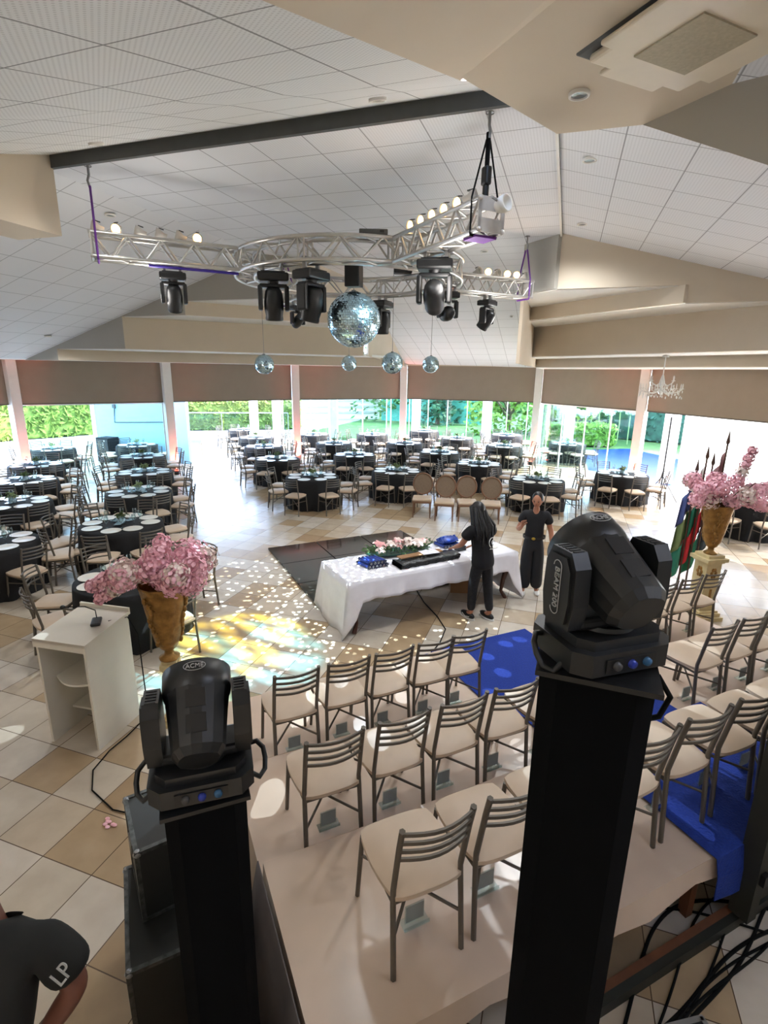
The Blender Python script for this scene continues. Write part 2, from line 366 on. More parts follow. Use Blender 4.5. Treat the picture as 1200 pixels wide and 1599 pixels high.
def under(z, pts, nm='ceiling_step'):
    pts = [(x, 10.24 if abs(y-10.2) < 1e-6 else y) for x, y in pts]; mb = MB(); mb.prism(pts, z-.012, z+.05); struct(nm, mb, m_white)
under(4.84, [(-8.05, 10.2), (-6.13, 10.2), (-5.5, 10.8), (-5.5, 12.75)])
under(4.55, [(-9.8, 10.2), (-8.05, 10.2), (-5.5, 12.75), (-5.5, 14.5)])
under(3.84, [(-11.9, 10.2), (-9.8, 10.2), (-5.5, 14.5), (-5.5, 16.6)])
under(3.6, [(-16.6, 7), (-12.95, 7), (-13.0, 10.2), (-11.9, 10.2), (-5.5, 16.6), (-6.2, 21.3), (-9.6, 18.1), (-12.4, 14.5), (-15, 11.2)])
under(4.83, [(-.3, 10.2), (1.72, 10.2), (-.9, 12.82), (-.9, 10.8)])
under(4.56, [(1.72, 10.2), (3.6, 10.2), (-.9, 14.7), (-.9, 12.82)])
under(3.84, [(3.6, 10.2), (5.6, 10.2), (-.9, 16.7), (-.9, 14.7)])
under(3.6, [(5.6, 10.2), (7.8, 10.2), (7.8, 11.2), (5.2, 14.5), (2.4, 18.2), (-.9, 21.5), (-.9, 16.7)])
mb = MB(); mb.wall((-5.5, 14.7), (-5.5, 10.8), (4.55, 4.84), ZF, .06); mb.wall((-6.3, 21.2), (-5.5, 14.7), (3.6, 3.84), (3.72, ab(14.7)), .06); struct('wall_bay_left', mb, m_beige)
mb = MB(); mb.wall((-.9, 10.8), (-.9, 14.4), 3.6, ZF, .06); mb.wall((-.9, 14.4), (-.9, 21.3), 3.6, (ZF, 3.68), .06); struct('wall_bay_right', mb, m_beige)
mb = MB()
for i in range(-1, 8): mb.wall(C[i], C[i+1], 3.66, 4.0, .3)
struct('wall_far', mb, m_beige)
# blue-lit white wall panel beyond the left bay, with its conduit
mb = MB(); mb.wall((-17.1, 15.95), (-12.9, 15.95), 0, 3.3, .15); struct('wall_back_left', mb, m_bluelit)
mb = MB(); mb.tube([(-16.12, 15.93, 3.1), (-16.12, 15.93, 2.15), (-16.2, 15.93, 1.40), (-13.6, 15.93, 1.52)], .018, 6); mb.box((-16.12, 15.9, 2.0), (.12, .06, .14)); mb.box((-13.75, 15.9, 2.05), (.12, .06, .14))
tag(mb.build('wall_conduit', m_darkgrey), 'thin grey conduit with junction boxes on the blue-lit white wall', 'conduit')
mb = MB(); mb.wall((-17.35, 15.95), (-17.15, 15.95), 0, 3.3, .15); struct('trim_3', mb, m_white)

# blinds, windows, panes
bn = {-1: 'far left edge', 0: 'in front of the blue-lit white wall', 1: 'above the open terrace bay', 2: 'left of centre, above the diagonal bay', 3: 'centre bay facing the camera', 4: 'above the pool window', 5: 'above the white curtains', 6: 'at the far right edge'}
for i in range(-1, 7):
    p, q = Vector(C[i]+(0,)), Vector(C[i+1]+(0,)); d = (q-p).normalized(); n = Vector((-d.y, d.x, 0))
    p2, q2 = p+d*.14+n*.05, q-d*.14+n*.05
    t = thing('roller_blind', 'taupe roller blind half lowered, '+bn[i], 'blind', ((p2+q2)/2).to_tuple(), math.atan2(d.y, d.x), 'roller blinds around the hall')
    L = (q2-p2).length
    mb = MB(); mb.box((0, 0, 3.04), (L, .02, 1.34)); mb.build('fabric', m_blind, t)
    mb = MB(); mb.box((0, 0, 2.36), (L, .035, .035)); mb.build('bottom_bar', mat('dark_bar', (96, 86, 76), .6), t)
wn = 0
for i, splits in ((0, 1), (2, 4), (3, 5), (4, 4), (5, 0)):
    if not splits: continue
    wn += 1
    p, q = Vector(C[i]+(0,)), Vector(C[i+1]+(0,)); d = (q-p).normalized(); n = Vector((-d.y, d.x, 0))
    if i in (2, 3): continue
    a = math.atan2(d.y, d.x); L = (q-p).length-.3; mid = (p+q)/2+n*.14
    mb = MB(); mb.box((0, 0, 2.33), (L, .05, .05))
    for k in range(splits+1): mb.box((-L/2+L*k/splits, 0, 1.17), (.05 if k in (0, splits) else .02, .05, 2.34))
    w = struct('window_%d' % wn, mb, m_white, loc=mid.to_tuple(), rz=a)
    for k in range(splits):
        mb = MB(); mb.box((-L/2+L*(k+.5)/splits, 0, 1.17), (L/splits-.05, .01, 2.3)); g = mb.build('pane', m_pane, w)
# outer glazing line beyond the tables
for p, q, splits in (((-8.4, 26.1), (-3.5, 26.2), 5), ((-3.5, 26.2), (.3, 25.8), 4), ((-12.3, 21.9), (-8.6, 26.0), 4)):
    wn += 1; p = Vector(p+(0,)); q = Vector(q+(0,)); d = (q-p).normalized(); L = (q-p).length
    mb = MB(); mb.box((0, 0, 3.0), (L, .06, .08))
    for k in range(splits+1): mb.box((-L/2+L*k/splits, 0, 1.5), (.03, .05, 3.0))
    w = struct('window_%d' % wn, mb, m_white, loc=((p+q)/2).to_tuple(), rz=math.atan2(d.y, d.x))
    for k in range(splits):
        mb = MB(); mb.box((-L/2+L*(k+.5)/splits, 0, 1.5), (L/splits-.03, .01, 3.0)); mb.build('pane', m_pane, w)

# ------------------------------------------------------------------ garden
def tree(x, y, h, r, label, green, trunk=(96, 80, 64), n=700, seed=1, bare=False):
    rnd = random.Random(seed); t = thing('tree', label, 'tree', (x, y, -.1), 0, 'trees beyond the terrace')
    mb = MB(); mb.tube([(0, 0, 0), (.1, 0, h*.3), (-.05, .1, h*.55)], [.16, .12, .07], 7)
    for k in range(7):
        a = rnd.uniform(0, 6.28); mb.tube([(0, 0, h*rnd.uniform(.25, .5)), (math.cos(a)*r*.4, math.sin(a)*r*.4, h*.6), (math.cos(a)*r*.8, math.sin(a)*r*.8, h*rnd.uniform(.65, .9))], [.07, .045, .015], 5)
    mb.build('trunk', mat('bark_%d' % trunk[0], trunk, .9), t)
    mb = MB()
    cl = [(rnd.uniform(-1, 1)*r*.6, rnd.uniform(-1, 1)*r*.6, h*.42+rnd.uniform(-1, 1)*h*.36, rnd.uniform(.35, .6)*r) for _ in range(14)]
    for k in range(n):
        c = rnd.choice(cl); u = Vector((rnd.gauss(0, 1), rnd.gauss(0, 1), rnd.gauss(0, 1))).normalized()*c[3]*rnd.uniform(.6, 1.05)
        p = Vector(c[:3])+u; s = rnd.uniform(.12, .28); a = Vector((rnd.uniform(-1, 1), rnd.uniform(-1, 1), rnd.uniform(-.6, .6))).normalized(); b = a.orthogonal().normalized()
        mb.add([p-a*s, p+b*s*.5, p+a*s, p-b*s*.5], [(0, 1, 2, 3)])
    mb.build('crown', mat('foliage_%d_%d' % (green[0], green[1]), green, .7, var=.35, scale=1.2), t)
G1, G2, G3 = (104, 134, 44), (60, 100, 42), (38, 78, 48)
TR = [(-30, 27, 7, 3.2, G1, 'yellow-green tree seen through the far left window'), (-33, 36, 8, 3.6, G1, 'bushy light green tree behind the terrace railing'),
      (-38, 40, 8, 3.4, G1, 'second light green tree behind the terrace railing'), (-10.5, 52, 7, 3.4, G2, 'mid green tree right of the railing trees'),
      (-14, 44, 6.5, 3.0, G2, 'green tree left of the teal court'), (-9.5, 42, 7, 2.6, G3, 'dark green tree behind the teal court'),
      (-3.5, 36, 6, 3.0, G1, 'bright leafy tree beside the centre bay'), (.5, 38, 6.5, 3.2, G1, 'bright tree with pale branches, right of the centre bay'),
      (5.5, 40, 7, 3.0, G2, 'green tree behind the white globe flowers'), (10.5, 37, 7, 3.0, G3, 'dark tree behind the pool hedge'), (14, 32, 6, 2.6, G3, 'dark tree above the pool, right of the hedge'),
      (-38, 22, 7, 3.4, G1, 'light tree at the far left edge outside'), (-20, 52, 9, 4, G3, 'tall dark tree far behind the terrace')]
for k, a in enumerate(TR): tree(a[0]*.86, 20+(a[1]-20)*.72, a[2]*.62, a[3]*.85, a[5], a[4], seed=k+3, n=900)
def hedge(name, label, p, q, h, w, green, n, seed):
    rnd = random.Random(seed); p = Vector(p+(0,)); q = Vector(q+(0,)); d = (q-p); L = d.length
    mb = MB(); mb.box((0, 0, h*.45), (L, w*.8, h*.9), bev=.1)
    for k in range(n):
        c = Vector((rnd.uniform(-L/2, L/2), rnd.choice((-1, 1))*w*.45 if rnd.random() < .6 else rnd.uniform(-w/2, w/2), rnd.uniform(0, h))); 
        if abs(c.y) < w*.44: c.z = h*rnd.uniform(.92, 1.05)
        s = rnd.uniform(.08, .2); a = Vector((rnd.uniform(-1, 1), rnd.uniform(-1, 1), rnd.uniform(-1, 1))).normalized(); b = a.orthogonal()
        mb.add([c-a*s, c+b*s*.4, c+a*s, c-b*s*.4], [(0, 1, 2, 3)])
    return tag(mb.build(name, mat('hedge_%d' % green[1], green, .8, var=.4, scale=4), loc=((p+q)/2).to_tuple(), rz=math.atan2(d.y, d.x)), label, 'hedge')
hedge('hedge', 'tall dark green hedge closing the garden behind the pool', (-1, 34.5), (16, 26), 3.0, 1.0, (34, 74, 56), 1500, 4)
hedge('hedge', 'low bright green shrubs at the edge of the blue pool', (-.8, 27.6), (2.4, 28.6), 1.0, 1.2, (96, 136, 42), 900, 5)
hedge('hedge', 'long green hedge far behind the centre bay', (-16, 50), (-2, 50), 1.3, .9, (66, 100, 44), 900, 6)
hedge('hedge', 'yellow-green bank of shrubs behind the terrace railing', (-22.8, 24.2), (-15.2, 29.2), 1.7, 1.4, (104, 120, 52), 3500, 8)
hedge('hedge', 'yellow-green shrubs outside the far left window', (-27.5, 12.5), (-23.3, 23.6), 2.0, 1.6, (100, 122, 48), 3500, 12)
mb = MB(); mb.prism([(1.1, 20.7), (3.4, 18.7), (4.6, 17.4), (6.7, 22), (3.2, 27.9), (1.0, 26.4)], -.14, -.03)
tag(mb.build('swimming_pool', mat('pool_water', (8, 40, 120), .3, var=.15, scale=3, bump=.3)), 'blue swimming pool just outside the right window', 'pool')
mb = MB(); mb.box((0, 0, 1.4), (7.5, .1, 2.8)); mb.box((0, -.08, 1.55), (7.5, .05, .1)); tag(mb.build('court_fence', mat('teal_mesh', (90, 160, 140), .8, var=.15), loc=(-8.7, 36.5, 0)), 'teal court fence with a pale rail beyond the centre windows', 'fence')
fl = None
for k in range(9):
    x = -.2+k*.42+random.uniform(-.1, .1); y = 29.6+random.uniform(-.5, .8)
    if k == 0:
        fl = thing('globe_flower', 'white globe flower on a thin stem by the pool, leftmost of nine', 'flower', (x, y, 0), 0, 'white globe flowers by the pool')
        mb = MB(); mb.tube([(0, 0, 0), (.04, 0, 1.1), (0, 0, 1.75)], .03, 6); mb.build('stem', mat('pale_stem', (150, 170, 110), .8), fl)
        mb = MB(); mb.ball((0, 0, 1.8), (.3, .3, .2), 12, 6)
        for q in range(40):
            u = Vector((random.gauss(0, 1), random.gauss(0, 1), random.gauss(0, .6))).normalized(); mb.ball(Vector((0, 0, 1.8))+Vector((u.x*.28, u.y*.28, u.z*.19)), .06, 6, 4)
        mb.build('bloom', m_white, fl); freeze(fl)
    else: dup(fl, (x, y, random.uniform(-.35, .1)), k, 'white globe flower on a thin stem by the pool, %s from the left' % ('first', 'second', 'third', 'fourth', 'fifth', 'sixth', 'seventh', 'eighth', 'ninth')[k])
# building and railing left
t = thing('pavilion', 'white house with dark windows and louvred base beyond the terrace', 'building', (-17.6, 36.5, 0), R(30))
mb = MB(); mb.box((0, 0, 2), (9, 3, 4)); mb.build('wall', m_white, t)
for k in range(3):
    mb = MB(); mb.box((-2.8+2.8*k, -1.52, 2.9), (2, .08, 1.4)); mb.build('window', mat('teal_glass', (70, 110, 110), .2), t)
for k in range(4):
    mb = MB(); mb.box((0, -1.55, .5+.42*k), (8.8, .1, .14)); mb.build('louvre', m_grey, t)
t = thing('railing', 'pale metal railing with glass infill along the terrace edge', 'railing', (-18.6, 24.5, 0), R(28))
mb = MB(); mb.tube([(-4.5, 0, 1.1), (4.5, 0, 1.1)], .03, 6); mb.build('rail', m_steel, t)
for k in range(6):
    mb = MB(); mb.tube([(-4.5+1.8*k, 0, 0), (-4.5+1.8*k, 0, 1.1)], .025, 6); mb.build('post', m_steel, t)
    if k < 5: mb = MB(); mb.box((-3.6+1.8*k, 0, .6), (1.6, .01, .85)); mb.build('glass_panel', m_pane, t)
t = thing('low_table', 'low white-topped table standing alone by the terrace opening', 'table', (-14.3, 17.5, 0), R(30))
mb = MB(); mb.box((0, 0, .72), (1.45, .8, .06), bev=.01); mb.build('tabletop', m_white, t)
mb = MB(); mb.box((0, 0, .62), (1.35, .7, .14)); mb.build('apron', m_grey, t)
for sx in (-1, 1):
    for sy in (-1, 1):
        mb = MB(); mb.tube([(sx*.58, sy*.28, .6), (sx*.6, sy*.3, 0)], [.05, .03], 8); mb.build('leg', m_grey, t)
t = thing('speaker_cabinet', 'dark speaker cabinet against the blue-lit white wall', 'speaker', (-16.1, 15.4, 0), 0)
mb = MB(); mb.box((0, 0, .45), (.62, .5, .9), bev=.02); mb.build('cabinet', m_blackcloth, t)
mb = MB(); mb.box((0, -.26, .45), (.54, .02, .8)); mb.build('grille', m_black, t)
mb = MB(); mb.tube([(0, 0, .1), (-.04, .0, .1), (-.04, 0, .1), (-.12, 0, .1)], .01, 5)
mb = MB()
for k in range(4): mb.box((.02+.03*k, -.275, .55+.08*k), (.06, .012, .04))
mb.build('sticker', m_white, t)

# ------------------------------------------------------------------ chairs
def chair_shapes():
    P = {}
    def leg(sx, rear):
        mb = MB()
        if rear: mb.tube([(sx*.188, -.225, 0), (sx*.182, -.19, .42), (sx*.180, -.185, .5), (sx*.180, -.235, .78), (sx*.180, -.262, .905)], .0155, 6)
        else: mb.tube([(sx*.2, .235, 0), (sx*.185, .2, .43)], .014, 6)
        return mb
    P['legs'] = [leg(-1, 1), leg(1, 1), leg(-1, 0), leg(1, 0)]
    mb = MB()
    for z, y in ((.888, -.258), (.832, -.247), (.776, -.235), (.72, -.223)):
        n = 8
        pts = [(-.18+.36*i/n, y-.045*math.sin(math.pi*i/n)) for i in range(n+1)]
        vs = []; fs = []
        for x, yy in pts: vs += [(x, yy, z-.009), (x, yy, z+.009), (x, yy-.012, z+.009), (x, yy-.012, z-.009)]
        for i in range(n): fs += [(4*i+a, 4*i+(a+1) % 4, 4*i+4+(a+1) % 4, 4*i+4+a) for a in range(4)]
        mb.add(vs, fs)
    P['backrest'] = mb
    mb = MB(); f = [(-.185, .2), (.185, .2), (.18, -.185), (-.18, -.185)]
    for i in range(4): mb.tube([f[i]+(.42,), f[(i+1) % 4]+(.42,)], .011, 5)
    P['seat_frame'] = mb
    mb = MB(); mb.tube([(-.185, -.205, .22), (.19, .21, .30)], .009, 5); mb.tube([(.185, -.205, .22), (-.19, .21, .30)], .009, 5)
    P['stretcher'] = mb
    # cushion: rounded pad
    bm = bmesh.new(); bmesh.ops.create_grid(bm, x_segments=8, y_segments=8, size=1)
    top = [v.co.copy() for v in bm.verts]; fc = [[v.index for v in f.verts] for f in bm.faces]; bm.free()
    def sh(u, v):
        r = 1-.10*(abs(u)*abs(v))**3
        w = .215 if v > 0 else .215-.02*(-v)
        return (u*w*r, .0+v*.225*r)
    mb = MB()
    for zz, s in ((.03, 1), (-.03, -1)):
        vs = [(sh(c.x, c.y)[0], sh(c.x, c.y)[1], .458+s*(.031*max(0, 1-(abs(c.x)**6))*max(0, 1-abs(c.y)**6))+(0.012*s)) for c in top]
        mb.add(vs, fc, True)
    ed = [(-1+2*i/8, -1) for i in range(8)]+[(1, -1+2*i/8) for i in range(8)]+[(1-2*i/8, 1) for i in range(8)]+[(-1, 1-2*i/8) for i in range(8)]
    vs = [sh(*e)+(.47,) for e in ed]+[sh(*e)+(.446,) for e in ed]; n = len(ed)
    mb.add(vs, [(i, (i+1) % n, n+(i+1) % n, n+i) for i in range(n)], True)
    P['seat'] = mb
    return P
CS = chair_shapes()
ch0 = thing('banquet_chair', 'x', 'chair')
CS['seat'].build('seat', m_seat, ch0); CS['backrest'].build('backrest', m_chair, ch0)
for l in CS['legs']: l.build('leg', m_chair, ch0)
CS['seat_frame'].build('seat_frame', m_chair, ch0); CS['stretcher'].build('stretcher', m_chair, ch0)
freeze(ch0)
far = MB()
for k in ('backrest', 'seat_frame', 'stretcher'): far.add(CS[k].v, CS[k].f)
for l in CS['legs']: far.add(l.v, l.f)
chf = far.build('banquet_chair', m_chair); nfr = len(far.f)
me = chf.data; me.materials.append(m_seat)
bm = bmesh.new(); bm.from_mesh(me); base = [bm.verts.new(v) for v in CS['seat'].v]
for f in CS['seat'].f:
    try: ff = bm.faces.new([base[i] for i in f]); ff.material_index = 1; ff.smooth = True
    except ValueError: pass
bmesh.ops.recalc_face_normals(bm, faces=bm.faces)
bm.to_mesh(me); bm.free(); tag(chf, 'x', 'chair')
used = {'n': False, 'f': False}
def chair(x, y, rz, label, group, z=0., near=True):
    """rz: direction the sitter faces, measured from +Y"""
    key = 'n' if near else 'f'
    if not used[key]:
        used[key] = True; o = ch0 if near else chf; o.location = (x, y, z); o.rotation_euler.z = rz; o['label'] = label; o['group'] = group; return o
    if near: return dup(ch0, (x, y, z), rz, label, group)
    o = chf.copy(); COL.objects.link(o); o.location = (x, y, z); o.rotation_euler.z = rz; o['label'] = label; o['group'] = group; return o

# ------------------------------------------------------------------ stage
TH = R(43.42); SU = Vector((math.cos(TH), math.sin(TH), 0)); SN = Vector((-SU.y, SU.x, 0))
def st(s, t, z=0.): return SU*s+SN*t+Vector((0, 0, z))
def stage_tier(name, label, s0, s1, t0, t1, z, drop, seed):
    t = thing(name, label, 'platform', st((s0+s1)/2, (t0+t1)/2).to_tuple(), TH)
    hx, hy = (s1-s0)/2, (t1-t0)/2; rnd = random.Random(seed)
    mb = MB(); nx, ny = 40, 8
    vs = [(-hx+2*hx*i/nx, -hy+2*hy*j/ny, z-.004+.0025*math.sin(i*1.3+j)) for j in range(ny+1) for i in range(nx+1)]
    mb.add(vs, [(j*(nx+1)+i, j*(nx+1)+i+1, (j+1)*(nx+1)+i+1, (j+1)*(nx+1)+i) for j in range(ny) for i in range(nx)], True)
    # hanging edge of the cover all round, with soft folds
    per = [(-hx+2*hx*i/nx, -hy, 0, -1) for i in range(nx+1)]+[(hx, -hy+2*hy*i/12, 1, 0) for i in range(13)]+[(hx-2*hx*i/nx, hy, 0, 1) for i in range(nx+1)]+[(-hx, hy-2*hy*i/12, -1, 0) for i in range(13)]
    vs = []
    for i, (x, y, nx_, ny_) in enumerate(per):
        dz = drop[0 if ny_ == -1 else 1 if nx_ == 1 else 2 if ny_ == 1 else 3]; dz = min(dz, z-.005)*(1+.12*math.sin(i*.7+seed) if dz < z-.05 else 1); w = .02+.018*math.sin(i*1.9+seed)
        for k in range(4):
            q = k/3; vs.append((x+nx_*w*q, y+ny_*w*q, z-.003-dz*q))
    n = len(per)
    mb.add(vs, [(4*i+k, 4*((i+1) % n)+k, 4*((i+1) % n)+k+1, 4*i+k+1) for i in range(n) for k in range(3)], True)
    mb.build('cover', m_cover, t)
    mb = MB(); mb.box((0, 0, z-.035), (2*hx-.02, 2*hy-.02, .05)); mb.build('deck', mat('plywood', (120, 84, 58), .8, var=.15), t)
    for k in range(int((s1-s0)/1.2)+1):
        for sy in (-1, 1):
            mb = MB(); mb.box((-hx+.2+k*(2*hx-.4)/max(1, int((s1-s0)/1.2)), sy*(hy-.12), (z-.06)/2), (.06, .06, z-.06)); mb.build('leg', mat('brown_timber', (112, 70, 46), .7, var=.15), t)
    return t
stage_tier('stage_riser', 'lowest white-covered platform tier, holding the row nearest the dance floor', .42, 6.78, 3.64, 4.8, .2, (.19, .19, .19, .19), 1)
stage_tier('stage_riser', 'middle white-covered platform tier', .42, 8.2, 2.54, 3.62, .4, (.2, .39, .2, .39), 2)
stage_tier('stage_riser', 'highest white-covered platform tier, nearest the camera', .42, 9.0, 1.45, 2.52, .6, (.16, .3, .2, .58), 3)
# the skirt that slopes out along the left end
mb = MB(); pts = []
for i in range(9):
    tt = 1.40+1.15*i/8
    pts += [st(.40, tt, .595), st(.34, tt, .3), st(.26+.02*math.sin(i*2), tt, .01)]
mb.add(pts, [(3*i+k, 3*i+3+k, 3*i+4+k, 3*i+1+k) for i in range(8) for k in range(2)], True)
o = mb.build('side_skirt', mat('grey_skirt', (92, 84, 82), .7, var=.1)); tag(o, 'grey fabric skirt sloping down the left end of the top platform', 'skirt')
sm = o.modifiers.new('thickness', 'SOLIDIFY'); sm.thickness = .008
# blue runner, one continuous cloth
mb = MB(); sec = [(5.1, .012), (4.86, .012), (4.84, .212), (3.63, .212), (3.60, .412), (2.535, .412), (2.505, .612), (1.425, .612), (1.40, .50), (1.395, .33)]
vs = []
for i, (tt, z) in enumerate(sec):
    for j in range(11):
        s = 2.9+1.4*j/10; dz = 0
        if i >= 8: s += .05*math.sin(j); dz = -.05*math.sin(j*.9)
        vs.append(st(s, tt, z+dz))
mb.add(vs, [(i*11+j, i*11+j+1, (i+1)*11+j+1, (i+1)*11+j) for i in range(len(sec)-1) for j in range(10)])
o = mb.build('aisle_runner', m_carpet); tag(o, 'royal blue carpet runner crossing the platform tiers', 'carpet'); sm = o.modifiers.new('thickness', 'SOLIDIFY'); sm.thickness = .006; sm.offset = 1
ORD = ['first', 'second', 'third', 'fourth', 'fifth', 'sixth', 'seventh', 'eighth', 'ninth', 'tenth']
card0 = None
def sign(s, t, z, label):
    global card0
    loc = st(s, t, z).to_tuple()
    if card0 is None:
        card0 = thing('card_holder', label, 'card holder', loc, TH, 'acrylic card holders behind the platform chairs')
        mb = MB(); mb.box((0, .003, .065), (.115, .003, .12)); mb.box((0, 0, .003), (.15, .07, .004)); mb.box((0, -.03, .012), (.15, .003, .02)); mb.build('holder', m_glass, card0)
        mb = MB(); mb.box((0, -.001, .068), (.105, .002, .105)); mb.build('card', m_screen, card0); freeze(card0)
    else: dup(card0, loc, TH, label)
rows = [('top tier', .6, 1.87, [1.055, 1.505, 1.975, 2.445, 2.89, 3.365, 3.82, 4.28]),
        ('middle tier', .4, 2.82, [.90, 1.365, 1.81, 2.26, 2.72, 4.53, 4.97, 5.40, 5.83, 6.27]),
        ('lowest tier', .2, 3.90, [.955, 1.395, 1.805, 2.235, 2.60, 4.50, 4.93, 5.36, 5.80, 6.24])]
for nm, z, t, ss in rows:
    for k, s in enumerate(ss):
        p = st(s+random.uniform(-.008, .008), t+(.1 if z < .3 and s > 4 else 0), z+(.012 if 2.7 < s < 4.5 and z > .5 else 0))
        lab = 'grey metal chair with beige seat, %s from the left on the %s' % (ORD[k], nm)
        chair(p.x, p.y, TH+R(random.uniform(-2, 2)), lab, 'platform chairs', p.z, True)
        sign(s+.02, t-.02+(.1 if z < .3 and s > 4 else 0), z+.001+(.012 if 2.7 < s < 4.5 and z > .5 else 0), 'clear card holder under the %s chair from left on the %s' % (ORD[k], nm))

# ------------------------------------------------------------------ round tables
POS = ['near-right side', 'right side nearer', 'right side farther', 'far-right side', 'far-left side', 'left side farther', 'left side nearer', 'near-left side']
TB = []
for row, L in (("lectern row", [(-5.19, 5.08), (-7.21, 6.98), (-8.76, 9.06), (-10.35, 10.98), (-12.35, 13.07), (-14.3, 14.94)]),
               ("far left row", [(-8.27, 5.39), (-10.32, 7.35), (-12.13, 9.04), (-13.85, 10.7), (-16.08, 13.08)]),
               ("middle row", [(-6.01, 12.13), (-8.29, 14.3), (-10.08, 16.49), (-11.74, 18.64), (-13.8, 20.9)]),
               ("second middle row", [(-4.23, 13.77), (-6.38, 16.0), (-8.15, 18.34), (-10.14, 20.65)]),
               ("right middle row", [(-.47, 13.98), (-2.28, 15.87), (-3.91, 17.72), (-5.69, 19.47), (-7.83, 21.76)]),
               ("back row", [(1.71, 15.76), (-2.0, 20.3), (-4.1, 21.9), (-6.09, 24.1)]),
               ("window row", [(4.1, 13.35), (.28, 22.01), (-2.3, 24.1)])):
    for k, p in enumerate(L): TB.append((row, k, p))
def cloth(r=.68, h=.76, seed=0):
    mb = MB(); prof = [(1e-3, h), (r*.5, h), (r-.02, h), (r, h-.012), (r+.012, h-.1), (r+.02, h*.55), (r+.03, h*.25), (r+.035, .006)]
    def fn(w, i, z): return 1+(.05*math.sin(w*11+seed)+.025*math.sin(w*19+1.3*seed))*max(0, (h-z)/h-.05)
    mb.lathe(prof, 88, fn=fn); return mb
t0 = thing('round_table', 'x', 'table', group='round banquet tables'); cl_o = cloth(seed=1).build('tablecloth', m_blackcloth, t0)
mb = MB(); mb.lathe([(1e-3, .735), (.66, .735), (.66, .752), (1e-3, .752)], 40); mb.lathe([(.05, .01), (.05, .735)], 12); mb.build('tabletop', m_wood, t0); freeze(t0)
plate0 = MB(); plate0.lathe([(1e-3, 0), (.1, 0), (.158, .008), (.16, .012), (.155, .013), (.1, .006), (1e-3, .006)], 28); plate0 = plate0.build('charger_plate', m_plate)
gl0 = MB(); gl0.lathe([(1e-3, 0), (.033, .002), (.006, .01), (.005, .085), (.03, .11), (.038, .15), (.032, .20), (.030, .20), (.036, .15), (.028, .113), (1e-3, .09)], 14); gl0 = gl0.build('wine_glass', m_glass)
cp0 = thing('centrepiece', 'x', 'centrepiece', group='table centrepieces')
mb = MB(); mb.lathe([(1e-3, 0), (.06, 0), (.075, .09), (.07, .09), (.055, .008), (1e-3, .008)], 16)
for a in (20, 150, 260): mb.box((.15*math.cos(R(a)), .15*math.sin(R(a)), .035), (.14, .11, .006), rz=R(a), M=None); mb.add([(.15*math.cos(R(a))+dx, .15*math.sin(R(a))+dy, z) for dx, dy, z in ((-.07, -.05, .01), (.07, -.05, .01), (0, .03, .10))], [(0, 1, 2)])
mb.build('bowl', mat('frosted_glass', (150, 175, 185), .15, var=.1, spec=.8), cp0)
mb = MB(); rnd = random.Random(5)
for k in range(90):
    p = Vector((rnd.gauss(0, .045), rnd.gauss(0, .045), .12+abs(rnd.gauss(0, .04)))); a = Vector((rnd.uniform(-1, 1), rnd.uniform(-1, 1), rnd.uniform(-.3, 1))).normalized()*rnd.uniform(.03, .055); b = a.orthogonal().normalized()*.016
    mb.add([p-a, p+b, p+a, p-b], [(0, 1, 2, 3)])
mb.build('greenery', mat('sage_leaf', (110, 128, 84), .7, var=.4, scale=30), cp0); freeze(cp0)
first = {'t': 1, 'p': 1, 'g': 1, 'c': 1}
for row, k, (x, y) in TB:
    d = math.hypot(x, y); near = d < 13.2; tname = "the %s's %s table" % (row, ORD[k])
    rv = random.uniform(0, 6)
    lab = 'black-draped round table, %s from the camera in the %s' % (ORD[k], row)
    if first['t']: first['t'] = 0; t0.location = (x, y, 0); t0.rotation_euler.z = rv; t0['label'] = lab
    else: dup(t0, (x, y, 0), rv, lab)
    lab = 'green centrepiece in a glass bowl on %s' % tname
    if first['c']: first['c'] = 0; cp0.location = (x, y, .761); cp0['label'] = lab
    else: dup(cp0, (x, y, .761), rv, lab)
    base = math.atan2(-y, -x)
    for q in range(8):
        a = base+R(22.5+45*q)+R(random.uniform(-4, 4))
        rr = .93+random.uniform(-.02, .05)
        px, py = x+rr*math.cos(a), y+rr*math.sin(a)
        skip = False
        if row == 'lectern row' and k == 0 and q in (1,): skip = True
        for xx, yy in [c for c in C.values()]+[(-12.9, 20.4), (-12.1, 21.0), (-10.74, 24.02), (-7.0, 25.9), (.3, 25.6)]:
            if math.hypot(px-xx, py-yy) < .42: skip = True
        if y > 12.9 and px < -12.8 and py > 15.5: skip = skip or (py < 16.4 and px > -17.4)
        if not skip:
            chair(px, py, a+math.pi/2, 'grey metal chair, %s of %s' % (POS[q], tname), 'chairs around the round tables', 0, near)
        o = plate0 if first['p'] else plate0.copy()
        if not first['p']: COL.objects.link(o)
        first['p'] = 0; o.location = (x+.49*math.cos(a), y+.49*math.sin(a), .762)
        tag(o, 'white charger plate, %s of %s' % (POS[q], tname), 'plate', 'charger plates on the round tables')
        if near or q % 2 == 0:
            o = gl0 if first['g'] else gl0.copy()
            if not first['g']: COL.objects.link(o)
            a2 = a+.35; first['g'] = 0; o.location = (x+.31*math.cos(a2), y+.31*math.sin(a2), .762)
            tag(o, 'stemmed glass, %s of %s' % (POS[q], tname), 'glass', 'stemmed glasses on the round tables')

